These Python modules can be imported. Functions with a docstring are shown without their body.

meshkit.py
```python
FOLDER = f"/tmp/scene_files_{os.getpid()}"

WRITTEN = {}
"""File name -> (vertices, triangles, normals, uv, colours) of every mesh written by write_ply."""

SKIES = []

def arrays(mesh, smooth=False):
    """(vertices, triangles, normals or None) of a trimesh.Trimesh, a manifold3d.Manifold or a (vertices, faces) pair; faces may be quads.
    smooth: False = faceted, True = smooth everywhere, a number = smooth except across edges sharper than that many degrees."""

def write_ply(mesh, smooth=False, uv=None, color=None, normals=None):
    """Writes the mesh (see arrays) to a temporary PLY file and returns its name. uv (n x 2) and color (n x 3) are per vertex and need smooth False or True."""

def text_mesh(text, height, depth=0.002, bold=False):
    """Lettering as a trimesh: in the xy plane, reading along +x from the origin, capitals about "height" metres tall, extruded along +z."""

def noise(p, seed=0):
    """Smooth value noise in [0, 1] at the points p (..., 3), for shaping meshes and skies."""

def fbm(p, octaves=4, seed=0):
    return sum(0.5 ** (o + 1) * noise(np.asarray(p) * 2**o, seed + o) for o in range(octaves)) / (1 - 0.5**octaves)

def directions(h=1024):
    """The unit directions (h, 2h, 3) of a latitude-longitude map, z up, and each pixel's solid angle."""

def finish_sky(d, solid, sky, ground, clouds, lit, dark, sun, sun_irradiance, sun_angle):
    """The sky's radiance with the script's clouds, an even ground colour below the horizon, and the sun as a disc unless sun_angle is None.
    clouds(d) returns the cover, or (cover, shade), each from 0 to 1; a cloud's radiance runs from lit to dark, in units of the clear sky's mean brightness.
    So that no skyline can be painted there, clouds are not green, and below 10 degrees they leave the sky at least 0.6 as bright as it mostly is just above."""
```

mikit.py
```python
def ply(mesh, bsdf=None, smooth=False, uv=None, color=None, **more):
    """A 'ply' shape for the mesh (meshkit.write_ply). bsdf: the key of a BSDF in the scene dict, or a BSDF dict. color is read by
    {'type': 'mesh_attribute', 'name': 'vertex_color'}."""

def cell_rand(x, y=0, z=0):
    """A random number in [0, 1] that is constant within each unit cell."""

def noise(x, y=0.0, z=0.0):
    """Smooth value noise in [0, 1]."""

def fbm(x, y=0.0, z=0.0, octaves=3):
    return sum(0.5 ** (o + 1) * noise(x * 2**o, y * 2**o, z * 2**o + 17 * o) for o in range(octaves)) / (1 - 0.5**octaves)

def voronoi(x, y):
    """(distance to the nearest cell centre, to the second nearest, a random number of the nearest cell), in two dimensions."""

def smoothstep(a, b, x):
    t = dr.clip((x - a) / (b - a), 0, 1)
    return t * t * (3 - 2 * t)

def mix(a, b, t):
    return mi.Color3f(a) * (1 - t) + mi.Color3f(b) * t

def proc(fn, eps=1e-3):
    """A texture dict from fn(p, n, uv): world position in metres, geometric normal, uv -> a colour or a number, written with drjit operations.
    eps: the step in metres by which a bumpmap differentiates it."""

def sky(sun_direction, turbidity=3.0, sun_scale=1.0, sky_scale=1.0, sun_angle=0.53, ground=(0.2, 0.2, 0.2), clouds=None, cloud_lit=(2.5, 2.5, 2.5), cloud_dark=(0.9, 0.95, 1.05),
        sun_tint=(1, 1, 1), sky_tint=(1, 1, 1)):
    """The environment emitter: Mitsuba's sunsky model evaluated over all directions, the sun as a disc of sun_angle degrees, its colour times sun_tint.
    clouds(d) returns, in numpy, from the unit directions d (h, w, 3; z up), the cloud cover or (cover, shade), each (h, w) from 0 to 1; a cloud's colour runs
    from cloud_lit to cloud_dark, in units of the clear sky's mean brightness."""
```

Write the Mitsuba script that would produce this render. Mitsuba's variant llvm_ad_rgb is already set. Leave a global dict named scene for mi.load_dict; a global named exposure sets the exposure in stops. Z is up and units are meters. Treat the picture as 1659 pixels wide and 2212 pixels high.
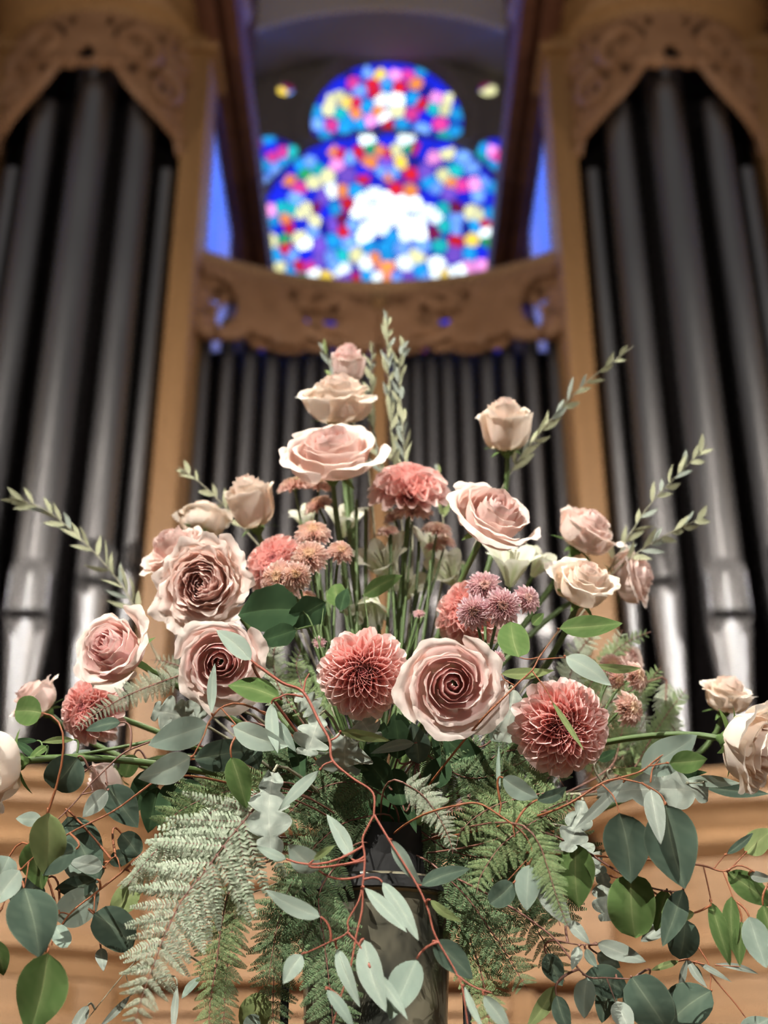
import math, random
import numpy as np, trimesh, mitsuba as mi, mikit, meshkit
from mikit import proc, noise, fbm, smoothstep, mix
import drjit as dr
from shapely.geometry import Polygon, MultiPoint, Point, LineString, box as sbox
from shapely.ops import unary_union, voronoi_diagram
T = mi.ScalarTransform4f
scene, labels = {}, {}
# ---------------------------------------------------------------- camera, lights, exposure
exposure = 0.0
F, PITCH, CZ = 2900.0, math.radians(26.57), 1.25
CAM = np.array([0, 0, CZ])
FWD = np.array([0, math.cos(PITCH), math.sin(PITCH)]); UP = np.array([0, -math.sin(PITCH), math.cos(PITCH)]); RIGHT = np.array([1.0, 0, 0])
scene['camera'] = {'type': 'thinlens', 'fov': math.degrees(2 * math.atan(829.5 / F)), 'fov_axis': 'x', 'aperture_radius': 0.0050, 'focus_distance': 1.16,
                   'near_clip': 0.05, 'far_clip': 100.0, 'to_world': T().look_at(origin=CAM.tolist(), target=(CAM + FWD).tolist(), up=[0, 0, 1])}
scene['nave_daylight'] = {'type': 'constant', 'radiance': {'type': 'rgb', 'value': [0.155, 0.148, 0.14]}, 'sampling_weight': 3.0}
def spot(key, pos, target, power, col, cutoff, beam):
    scene[key] = {'type': 'spot', 'to_world': T().look_at(origin=list(pos), target=list(target), up=[0, 0, 1]), 'intensity': {'type': 'rgb', 'value': [power * c for c in col]},
                  'cutoff_angle': cutoff, 'beam_width': beam}
spot('chancel_spot', (-2.3, -2.6, 5.7), (0, 1.2, 1.75), 235, (1.0, 0.95, 0.87), 9, 6)
spot('chancel_spot_001', (2.3, -3.0, 4.6), (0, 1.2, 1.75), 62, (1.0, 0.95, 0.88), 9, 6)
spot('chancel_spot_002', (0.9, 4.6, 7.6), (0, 1.2, 1.8), 90, (1.0, 0.96, 0.88), 11, 7)
spot('organ_spot', (-3.4, -2.5, 7.0), (-1.2, 7.6, 2.7), 300, (1.0, 0.89, 0.76), 24, 6)
spot('organ_spot_001', (3.4, -2.5, 7.0), (1.2, 7.6, 2.7), 300, (1.0, 0.89, 0.76), 24, 6)
spot('aisle_spot', (-6.4, 4.6, 5.2), (1.2, 7.6, 4.6), 55, (1.0, 0.90, 0.78), 50, 25)
spot('aisle_spot_001', (6.4, 4.6, 5.2), (-1.2, 7.6, 4.6), 55, (1.0, 0.90, 0.78), 50, 25)
for _i, _s in (('', -1), ('_001', 1)): spot('cornice_spot' + _i, (_s * 2.1, 3.6, 4.4), (_s * 2.17, 7.2, CZ + 8.15), 12, (1.0, .86, .64), 11, 5)
spot('case_spot', (0.0, -2.8, 3.2), (0, 7.6, 9.1), 60, (1.0, 0.85, 0.66), 26, 14)

# ---------------------------------------------------------------- helpers
def nrm(v): v = np.asarray(v, float); return v / (np.linalg.norm(v) + 1e-12)
def ray(px, py): return FWD + (px - 829.5) / F * RIGHT + (1106 - py) / F * UP
def at(px, py, Y):
    d = ray(px, py); return CAM + d * (Y / d[1])
def mpp(py, Y): return Y / ray(829.5, py)[1] / F
def facing(a): return nrm(a[0] * RIGHT + a[1] * UP - a[2] * FWD)
def numbered(k):
    if k not in USED: USED.add(k); return k
    n = 1
    while f'{k}_{n:03d}' in USED: n += 1
    USED.add(f'{k}_{n:03d}'); return f'{k}_{n:03d}'
USED = set()
def tag(key, label, cat=None, group=None, kind=None):
    d = {'label': label}
    if cat: d['category'] = cat
    if group: d['group'] = group
    if kind: d['kind'] = kind
    labels[key] = d
def thing(name, label, cat, group=None, kind=None):
    k = numbered(name); tag(k, label, cat, group, kind); return k
def put(parent, name, d, label=None, kind=None):
    k = numbered(parent + '__' + name); scene[k] = d
    if label or kind:
        labels[k] = {}
        if label: labels[k]['label'] = label
        if kind: labels[k]['kind'] = kind
    return k
def struct(name, d, label=None, cat=None):
    k = numbered(name); scene[k] = d
    labels[k] = {'kind': 'structure', 'label': label or name.replace('_', ' ')}
    return k
def grid_faces(n, m, closed=False):
    f = []
    for i in range(n - 1):
        for j in range(m if closed else m - 1):
            j2 = (j + 1) % m
            f.append((i * m + j, i * m + j2, (i + 1) * m + j2, (i + 1) * m + j))
    return np.array(f)
def smooth_line(pts, per=6):
    p = np.asarray(pts, float)
    if len(p) < 3: return np.array([p[0] + (p[-1] - p[0]) * t for t in np.linspace(0, 1, per + 1)])
    q = np.vstack([2 * p[0] - p[1], p, 2 * p[-1] - p[-2]]); out = []
    for i in range(1, len(q) - 2):
        for t in np.arange(per) / per:
            a, b, c, d = q[i - 1:i + 3]
            out.append(.5 * ((2 * b) + (-a + c) * t + (2 * a - 5 * b + 4 * c - d) * t * t + (-a + 3 * b - 3 * c + d) * t ** 3))
    return np.vstack([out, p[-1]])
def tube(pts, r0, r1=None, sides=6):
    p = np.asarray(pts, float); n = len(p); r = np.linspace(r0, r0 if r1 is None else r1, n)
    t = np.gradient(p, axis=0); t /= np.linalg.norm(t, axis=1, keepdims=True) + 1e-12
    a = np.cross(t[0], [0.3, 0.5, 0.81]); a = nrm(a); V = []
    ang = np.arange(sides) * 2 * np.pi / sides
    for i in range(n):
        a = nrm(a - t[i] * (a @ t[i])); b = np.cross(t[i], a)
        V.append(p[i] + r[i] * (np.cos(ang)[:, None] * a + np.sin(ang)[:, None] * b))
    V = np.vstack(V + [p[:1], p[-1:]]); f = grid_faces(n, sides, True)
    tri = [f[:, [0, 1, 2]], f[:, [0, 2, 3]]]
    j = np.arange(sides); tri.append(np.stack([j * 0 + n * sides, (j + 1) % sides, j], 1)); o = (n - 1) * sides
    tri.append(np.stack([j * 0 + n * sides + 1, o + j, o + (j + 1) % sides], 1))
    return V, np.vstack(tri)
def join(ms):
    V, Fs, o = [], [], 0
    for v, f in ms:
        v = np.asarray(v); f = np.asarray(f)
        if f.shape[1] == 4: f = np.vstack([f[:, [0, 1, 2]], f[:, [0, 2, 3]]])
        V.append(v); Fs.append(f + o); o += len(v)
    return np.vstack(V), np.vstack(Fs)
def tm(m): return np.array(m.vertices), np.array(m.faces)
def bx(x0, x1, y0, y1, z0, z1, b=0.0):
    if b <= 0:
        m = trimesh.creation.box((x1 - x0, y1 - y0, z1 - z0))
    else:
        pts = []
        for sx in (0, 1):
            for sy in (0, 1):
                for sz in (0, 1):
                    for k in range(3):
                        q = np.array([(x1 if sx else x0), (y1 if sy else y0), (z1 if sz else z0)], float)
                        for ax in range(3):
                            if ax != k: q[ax] += b * (-1 if (sx, sy, sz)[ax] else 1)
                        pts.append(q)
        m = trimesh.convex.convex_hull(np.array(pts)); return tm(m)
    m.apply_translation([(x0 + x1) / 2, (y0 + y1) / 2, (z0 + z1) / 2]); return tm(m)
def lathe(prof, n=28, c=(0, 0)):
    prof = np.asarray(prof, float); a = np.arange(n) * 2 * np.pi / n
    V = np.stack([np.outer(prof[:, 0], np.cos(a)) + c[0], np.outer(prof[:, 0], np.sin(a)) + c[1], np.repeat(prof[:, 1:2], n, 1)], -1).reshape(-1, 3)
    f = grid_faces(len(prof), n, True); return V, f
def mat4(X, Y, Z, o):
    m = np.eye(4); m[:3, 0], m[:3, 1], m[:3, 2], m[:3, 3] = X, Y, Z, o; return T(m)
def extrude(poly, depth, size=None):
    ms = [trimesh.creation.extrude_polygon(g, depth, engine='earcut') for g in getattr(poly, 'geoms', [poly]) if g.area > 1e-7]
    m = trimesh.util.concatenate(ms)
    if size:
        v, f = trimesh.remesh.subdivide_to_size(m.vertices, m.faces, size, max_iter=12); m = trimesh.Trimesh(v, f, process=True)
    return tm(m)

# ---------------------------------------------------------------- materials
def rgb(*c): return {'type': 'rgb', 'value': list(c)}
def two(d): return {'type': 'twosided', 'bsdf': d}
def wood_fn(c0, c1, sx=7.0, sz=0.5):
    def fn(p, n, uv):
        g = fbm(p.x * sx * 4, p.y * sx * 4, p.z * sz, 2)
        l = noise(p.x * sx * 22, p.y * sx * 22, p.z * sz * 3)
        return mix(c0, c1, dr.clip(g * .9 + l * .25 - .1, 0, 1))
    return fn
def wood_h(c0, c1):
    def fn(p, n, uv):
        g = fbm(p.x * .8, p.y * 12, p.z * 24, 2); l = noise(p.x * 3, p.y * 60, p.z * 90)
        return mix(c0, c1, dr.clip(g * .9 + l * .25 - .1, 0, 1))
    return fn
def mottled(c0, c1, s):
    return proc(lambda p, n, uv: mix(c0, c1, fbm(p.x * s, p.y * s, p.z * s, 2)))
scene['oak'] = two({'type': 'principled', 'base_color': proc(wood_fn((.22, .115, .045), (.33, .185, .08))), 'roughness': .45, 'specular': .4})
scene['oak_h'] = two({'type': 'principled', 'base_color': proc(wood_h((.29, .170, .085), (.43, .265, .145))), 'roughness': .45, 'specular': .4})
scene['carved_oak'] = two({'type': 'principled', 'base_color': mottled((.20, .10, .05), (.31, .17, .095), 6), 'roughness': .5, 'specular': .35})
scene['dark_beam'] = two({'type': 'principled', 'base_color': proc(wood_h((.085, .030, .016), (.14, .055, .028))), 'roughness': .6})
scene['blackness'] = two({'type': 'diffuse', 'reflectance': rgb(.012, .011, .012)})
scene['stone'] = two({'type': 'diffuse', 'reflectance': rgb(0.245, 0.215, 0.195)})
scene['added_white'] = two({'type': 'diffuse', 'reflectance': rgb(0.830, 0.830, 0.830)})
scene['plaster'] = two({'type': 'diffuse', 'reflectance': rgb(0.630, 0.530, 0.355)})
scene['floor_mat'] = two({'type': 'principled', 'base_color': proc(wood_h((.25, .13, .06), (.35, .2, .1))), 'roughness': .5})
scene['lead_came'] = two({'type': 'diffuse', 'reflectance': rgb(.03, .03, .035)})
scene['pipe_metal'] = two({'type': 'principled', 'base_color': proc(lambda p, n, uv: mix((.27, .27, .285), (.36, .36, .375), fbm(p.x * 5, p.y * 5, p.z * 1.2, 2))), 'metallic': 1.0, 'roughness': .34})
scene['pipe_foot'] = two({'type': 'principled', 'base_color': proc(lambda p, n, uv: mix((.38, .38, .40), (.50, .50, .52), fbm(p.x * 5, p.y * 5, p.z * 1.2, 2))), 'metallic': 1.0, 'roughness': .33})
scene['pipe_lip'] = two({'type': 'principled', 'base_color': rgb(.085, .085, .09), 'metallic': .8, 'roughness': .5})
scene['pipe_small'] = two({'type': 'principled', 'base_color': rgb(.23, .23, .245), 'metallic': 1.0, 'roughness': .36})
# plant tissues: a plane of colours (mean + uv.x * e1 + uv.y * e2) per family, so that every petal and leaf carries its own colour in its uv
TISSUE = {}
def tissue(name, cols, **bsdf):
    c = np.asarray(cols, float).reshape(-1, 3); m = c.mean(0); e = np.linalg.svd(c - m, full_matrices=False)[2][:2]; TISSUE[name] = (m, e)
    m_, e1, e2 = (mi.Color3f(*[float(q) for q in w]) for w in (m, e[0], e[1]))
    scene[name] = {'type': 'principledthin', 'base_color': proc(lambda p, n, uv: dr.clip(m_ + e1 * uv.x + e2 * uv.y, .004, .96)), 'spec_trans': 0.0, **bsdf}
def cply(mesh, fam, color, smooth=True):
    m, e = TISSUE[fam]; return mikit.ply(mesh, fam, smooth=smooth, uv=(np.asarray(color, float) - m) @ e.T)
scene['stem_green'] = {'type': 'principled', 'base_color': rgb(.085, .14, .042), 'roughness': .5}
scene['stem_red'] = {'type': 'principled', 'base_color': rgb(0.295, 0.105, 0.046), 'roughness': .45}
scene['stem_crimson'] = {'type': 'principled', 'base_color': rgb(0.330, 0.100, 0.064), 'roughness': .42}
scene['stem_brown'] = {'type': 'principled', 'base_color': rgb(0.185, 0.087, 0.062), 'roughness': .55}
scene['stem_olive'] = {'type': 'principled', 'base_color': rgb(0.320, 0.310, 0.215), 'roughness': .6}
scene['vase_metal'] = two({'type': 'principled', 'base_color': proc(lambda p, n, uv: mix((.035, .037, .030), (.27, .245, .17), smoothstep(.35, .75, fbm(p.x * 30, p.y * 30, p.z * 14, 4)))), 'metallic': .45, 'roughness': .3})
scene['iron'] = {'type': 'principled', 'base_color': rgb(.02, .02, .02), 'roughness': .45, 'metallic': .3}
scene['foam_green'] = {'type': 'diffuse', 'reflectance': rgb(0.035, 0.070, 0.030)}
scene['eye_yellow'] = {'type': 'diffuse', 'reflectance': rgb(0.610, 0.550, 0.120)}
#SPLIT
# ---------------------------------------------------------------- setting
X0 = -0.035
struct('floor', mikit.ply(bx(-7, 7, -3, 13, -.1, 0), 'floor_mat'), 'polished wooden floor of the chancel')
struct('ceiling', mikit.ply(bx(-7, 7, 2.0, 13, 16.6, 16.8), 'plaster'), 'pale ceiling high above the organ')
struct('wall_left', mikit.ply(bx(-7.2, -7, 2.0, 13, 0, 16.8), 'plaster'), 'cream side wall left of the organ')
struct('wall_right', mikit.ply(bx(7, 7.2, 2.0, 13, 0, 16.8), 'plaster'), 'cream side wall right of the organ')
def arc(cx, cz, r, a0, a1, n=24):
    return [(cx + r * math.cos(math.radians(a)), cz + r * math.sin(math.radians(a))) for a in np.linspace(a0, a1, n)]
RA, ZA = 3.2, CZ + 8.88
half = 1.55; sp = math.degrees(math.acos(half / RA))
hole = Polygon([(X0 - half, CZ + 6.0), (X0 + half, CZ + 6.0)] + arc(X0, ZA, RA, sp, 180 - sp))
def wallmesh(poly, y0, y1):
    v, f = extrude(poly, y1 - y0); return np.stack([v[:, 0], y1 - v[:, 2], v[:, 1]], 1), f
struct('wall_chancel', mikit.ply(wallmesh(sbox(-7, 0, 7, 16.6).difference(hole), 11.2, 11.25), 'plaster'), 'cream plaster wall with an arched opening behind the organ')
for i, s_ in enumerate((-1, 1)): struct(f'wall_pier_{i + 1}', mikit.ply(bx(*sorted((X0 + s_ * 1.46, X0 + s_ * 2.6)), 11.12, 11.2, CZ + 6, CZ + 11.2), 'added_white'), 'added white panel beside the window arch, whitened to catch the blue light')  # added wall patch, whitened so the blue side light shows stronger on it
for i, s_ in enumerate((-1, 1)): struct(f'wall_return_{i + 1}', mikit.ply(bx(*sorted((X0 + s_ * 1.42, X0 + s_ * 1.46)), 10.55, 11.2, CZ + 6, CZ + 12.4), 'dark_beam'), 'added dark panel beside the window arch, blocking blue light from the stone')  # added to keep the blue side light off the stone reveal
# dark stone reveal inside the arch
inner = Polygon([(X0 - half, CZ + 6.0), (X0 + half, CZ + 6.0)] + arc(X0, ZA, RA, sp, 180 - sp))
struct('trim_1', mikit.ply(wallmesh(inner.buffer(.25).difference(inner.buffer(.001)), 11.25, 12.0), 'stone'), 'grey stone reveal of the window arch')
# glass openings in the far wall, worked out on the wall plane
YW = 12.0
def onwall(px, py):
    p = at(px, py, YW); return p[0], p[2]
def zw(x, y): return onwall(x / 2.765 + 520, y / 2.765 + 100)
lobe = Polygon([zw(*q) for q in [(425, 520), (418, 420), (440, 340), (490, 260), (560, 190), (650, 130), (760, 95), (880, 85), (1000, 95), (1100, 130), (1190, 190), (1260, 260), (1310, 340), (1332, 420), (1322, 520), (1260, 555), (1180, 540), (1050, 505), (880, 490), (710, 500), (580, 530), (490, 555)]])
main = Polygon([zw(*q) for q in [(110, 1900), (110, 1000), (140, 920), (210, 790), (300, 690), (400, 610), (520, 555), (690, 522), (880, 510), (1060, 522), (1230, 555), (1360, 610), (1450, 690), (1520, 790), (1560, 880), (1570, 1900)]])
side = [Polygon([zw(*q) for q in pts]) for pts in ([(60, 560), (110, 530), (190, 525), (290, 560), (345, 600), (340, 640), (280, 700), (200, 770), (140, 830), (60, 850)], [(1620, 560), (1560, 540), (1490, 540), (1430, 570), (1400, 630), (1410, 650), (1460, 690), (1520, 750), (1560, 790), (1620, 800)])]
rounds = [Point(*onwall(617, 191)).buffer(.105), Point(*onwall(1054, 191)).buffer(.115)]
glass = unary_union([lobe, main] + side + rounds)
struct('wall_back', mikit.ply(wallmesh(sbox(-3.2, CZ + 4, 3.2, 16.4).difference(glass), 12.0, 12.3), 'stone'), 'dark grey stone wall around the stained glass')
# moulded stone hoods round the lights
hood = unary_union([lobe.buffer(.20).difference(lobe.buffer(.07)), ])
struct('trim_2', mikit.ply(wallmesh(hood.difference(main.buffer(.03)), 11.93, 12.0), 'stone'), 'stone moulding round the upper light')
struct('window_1', mikit.ply(wallmesh(glass.buffer(.01), 12.06, 12.08), 'lead_came'), 'tall stained glass window in blue, red, cyan and white glass')
d = mikit.ply(wallmesh(glass.buffer(-.004), 12.05, 12.055), 'lead_came'); d['emitter'] = {'type': 'area', 'radiance': {'type': 'rgb', 'value': [.008, .02, .45]}, 'sampling_weight': .02}; put('window_1', 'blue_ground', d)
PAL = {'W': (1.5, 1.75, 1.8), 'I': (1.0, 1.0, .5), 'L': (.22, .50, 1.3), 'C': (.01, .42, 1.0), 'B': (.006, .02, .85), 'D': (.01, .01, .30), 'T': (.01, .60, .62), 'R': (.75, .012, .03), 'M': (.20, .006, .06),
       'P': (.95, .06, .40), 'K': (1.3, .45, 1.05), 'Y': (1.3, .95, .10), 'O': (1.2, .38, .08), 'G': (.02, .40, .12), 'V': (.22, .10, .75)}
SEEDS = """760,140L 830,150Y 925,150K 1000,150P 1050,210O 665,205P 710,250L 790,215R 800,260R 945,230R 870,200L 875,215C 840,305W 930,305W 580,290I 530,310I 640,320Y 680,325R 520,360I 600,390T 640,420C 460,455L 450,375C 540,460P 680,390O 755,345C 820,375O
770,435K 855,410W 935,370I 960,455C 1020,390P 1080,330R 1030,300C 1170,290K 1250,300I 1220,360I 1150,360T 1085,480L 1190,450P 1290,390C 1280,500C 1220,530T 500,520C 620,470C 720,450C 875,450R 600,200B 1140,190B 500,240B 1240,230B 880,100B 700,120B 1010,110B 800,110B 940,105B 560,220B 1190,230B 480,300B 1290,310B
650,560B 760,545W 870,550B 990,545W 700,620R 1040,600R 775,590G 1010,590G 835,610O 920,610I 875,625R 770,680O 960,680Y 870,680V 850,740L 900,740L 880,755O 740,740B 740,770R 1020,750R
550,610O 590,630R 410,680L 350,700C 570,690K 650,650L 460,720T 510,760I 280,780O 380,740G 350,835P 430,800I 330,890L 640,760V 550,850W 600,850O 685,850C 430,880B 200,820B 220,880B 600,560B 520,580B 1120,560B 1220,580B 1080,620B 1480,760B 1500,900B 300,720B 250,760B
1150,650K 1230,620I 1100,740V 1220,760I 1280,730T 1330,650L 1380,710L 1160,830L 1320,820P 1400,810K 1460,790L 1420,880L 1510,830C 1250,860V 1130,800C 480,890V 1330,890B 1260,800O
640,930R 600,1020M 620,1090R 1150,1100M 930,840R 1010,850O 720,900W 800,870W 870,900W 700,970W 800,980W 880,1000W 960,920W 1040,930W 1120,970W 1170,1000W 960,1020W 1050,1050W 760,1080W 850,1070W 980,1110W 1080,1110W 660,1060L 740,1130W 650,1160L 560,960C 540,1050V 550,1150C 1210,960T 1215,1060T 1190,1180T 600,1240T 760,1180C 870,1190C 960,1190L 1080,1180L 690,1230I 1050,1240I 800,1260O 755,1280W 870,1300O 985,1280W 870,1240C
180,970K 360,980I 400,960I 260,1020O 280,1070R 450,1040I 430,1090L 360,1130I 380,1160W 190,1150I 250,1140G 450,950M 470,1180V 260,1195R 310,1235L 210,1230C 390,1240B 460,1260V 350,1300R 410,1300P 230,1320I 300,1340C 430,1350W 500,1370Y 370,1380G 570,1290L 600,1320W 540,1250L 620,1380V 700,1380R 740,1370C 820,1385W 870,1385O 930,1385L 1000,1380V 240,950T 200,1030C 230,1080B 300,960T
1380,980I 1420,1000I 1490,990C 1290,1020L 1300,1080L 1290,950M 1460,1050R 1470,1095W 1380,1140Y 1480,1150G 1290,1150R 1280,1220V 1370,1225C 1450,1230B 1360,1310K 1450,1290K 1330,1330W 1270,1350W 1220,1360Y 1170,1290W 1110,1370L 1080,1330C 1400,1060C 1340,1080D 1160,1360W 500,1060D 500,980B
170,540C 180,590B 190,640P 250,620P 310,620T 260,690C 210,720L 150,800L 140,700C 1520,550B 1500,610K 1430,640T 1530,640P 1500,700C 1450,600C
255,265Y 285,225M 295,285L 1482,258I 1455,210M 340,1600W 285,1600I 345,1560I 380,1510W 530,1560C 1140,1620C 1380,1660P 1270,1640B 520,1620D"""
rng = np.random.default_rng(5)
seeds = []
for s in SEEDS.split():
    x, y = s[:-1].split(','); seeds.append((*zw(float(x), float(y)), s[-1]))
gx0, gz0, gx1, gz1 = glass.bounds
for _ in range(9000):
    p = (rng.uniform(gx0, gx1), rng.uniform(gz0, gz1))
    if glass.contains(Point(p)) and min((p[0] - s[0]) ** 2 + ((p[1] - s[1]) * .75) ** 2 for s in seeds) > .125 ** 2:
        seeds.append((*p, rng.choice(list('BBBBDBCDVMDB'))))
vd = voronoi_diagram(MultiPoint([(s[0], s[1] * .75) for s in seeds]))
from shapely import affinity, STRtree
cells = [affinity.scale(g, 1, 1 / .75, origin=(0, 0)) for g in vd.geoms]
tree = STRtree(cells)
for c in PAL: scene['glass_' + c] = two({'type': 'roughplastic', 'diffuse_reflectance': rgb(*[min(.5, .05 + .2 * v) for v in PAL[c]])})
for sx, sz, c in seeds:
    g = next((cells[i] for i in tree.query(Point(sx, sz)) if cells[i].contains(Point(sx, sz))), None)
    if g is None: continue
    g = g.intersection(glass).buffer(-.010)
    if g.geom_type != 'Polygon': g = max(g.geoms, key=lambda q: q.area) if len(getattr(g, 'geoms', [])) else None
    if g is None or g.area < 5e-4: continue
    j = rng.uniform(.8, 1.2)
    if c not in 'BDV': g = g.intersection(Point(sx, sz).buffer(.105 if c in 'WI' else .095))
    d = mikit.ply(wallmesh(g.simplify(.004), 12.03, 12.045), 'glass_' + c)
    d['emitter'] = {'type': 'area', 'radiance': rgb(*[v * j for v in PAL[c]]), 'sampling_weight': .004}
    put('window_1', 'pane', d)
# blue side lights of the chamber behind the organ (their light tints the plaster)
for i, s in enumerate((-1, 1)):
    k = struct(f'window_{i + 2}', mikit.ply(bx(*sorted((X0 + s * 3.55, X0 + s * 3.75)), 9.45, 10.95, CZ + 8.3, CZ + 10.4), 'lead_came'), 'blue stained glass side window behind the organ tower')
    for a in range(2):
        for b in range(3):
            d = mikit.ply(bx(*sorted((X0 + s * 3.50, X0 + s * 3.55)), 9.5 + a * .72, 10.16 + a * .72, CZ + 8.36 + b * .68, CZ + 8.98 + b * .68), 'glass_B')
            d['emitter'] = {'type': 'area', 'radiance': rgb(1.5, 4.3, 25), 'sampling_weight': .15}
            put(k, 'pane', d)
# ---------------------------------------------------------------- organ case
case = thing('organ_case', 'carved oak organ case with two round towers and a concave centre', 'organ case')
YF, SAG, HW = 8.0, .60, .78
TC = (X0 - 2.17, X0 + 2.17)
def post(x0, x1, y0, y1, z0, z1, n='post'):
    put(case, n, mikit.ply(bx(x0, x1, y0, y1, z0, z1, .012), 'oak'))
for s, cx in zip((-1, 1), TC):
    for e in (-1, 1):
        xa = cx + e * HW
        post(xa - .095, xa + .085, 7.74, 8.16, CZ + 1.95, CZ + 8.0)
        post(xa - .15, xa + .15, 7.66, 8.2, CZ + 7.86, CZ + 8.0, 'capital')
    # base mouldings, frieze and cornice follow the bow of the tower
    def bow(prof, a0=-90, a1=90, n=26):
        A = np.radians(np.linspace(a0, a1, n)); P = np.asarray(prof, float)
        V = [[(cx + (HW + r) * math.sin(a), YF - (SAG + r) * math.cos(a), CZ + z) for r, z in P] for a in A]
        return np.array(V).reshape(-1, 3), grid_faces(n, len(P))
    put(case, 'cornice', mikit.ply(bow([(-.10, 7.93), (.03, 7.93), (.05, 7.97), (.10, 7.99), (.13, 8.06), (.20, 8.12), (.20, 8.22), (.27, 8.30), (.34, 8.5), (.34, 8.6)]), 'oak', smooth=35))
    put(case, 'base_moulding', mikit.ply(bow([(.00, 2.05), (.20, 2.05), (.22, 1.98), (.16, 1.93), (.16, 1.88), (.10, 1.83), (.06, 1.74), (.10, 1.70), (.12, 1.66), (.08, 1.62), (.03, 1.59)]), 'oak_h', smooth=25))
    put(case, 'base_panel', mikit.ply(bow([(.03, 1.62), (.03, 1.18)]), 'oak_h', smooth=30))
    put(case, 'base_moulding', mikit.ply(bow([(.03, 1.2), (.12, 1.18), (.14, 1.12), (.08, 1.07), (.06, .98), (.0, .95)]), 'oak_h', smooth=25))
    put(case, 'base_panel', mikit.ply(bow([(.05, .97), (.05, -1.25)]), 'oak_h', smooth=30))
    for z in (.80, .50, .20): put(case, 'base_rail', mikit.ply(bow([(.05, z), (.075, z), (.08, z - .01), (.08, z - .10), (.05, z - .11)]), 'oak_h', smooth=25))
    for a in (-66, -38, 0, 38, 66): put(case, 'base_stile', mikit.ply(bow([(.05, .95), (.072, .945), (.072, -1.2), (.05, -1.2)], a - 3.5, a + 3.5, 5), 'oak', smooth=25))
    put(case, 'shelf', mikit.ply(join([bow([(.2, 2.05), (-.5, 2.05)])]), 'oak_h'))
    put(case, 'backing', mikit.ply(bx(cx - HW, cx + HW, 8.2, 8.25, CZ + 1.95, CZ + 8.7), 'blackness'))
    for e in (-1, 1): put(case, 'backing', mikit.ply(bx(cx + e * (HW - .10) - .01, cx + e * (HW - .10) + .01, 7.95, 8.22, CZ + 1.95, CZ + 7.9), 'blackness'))
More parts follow.
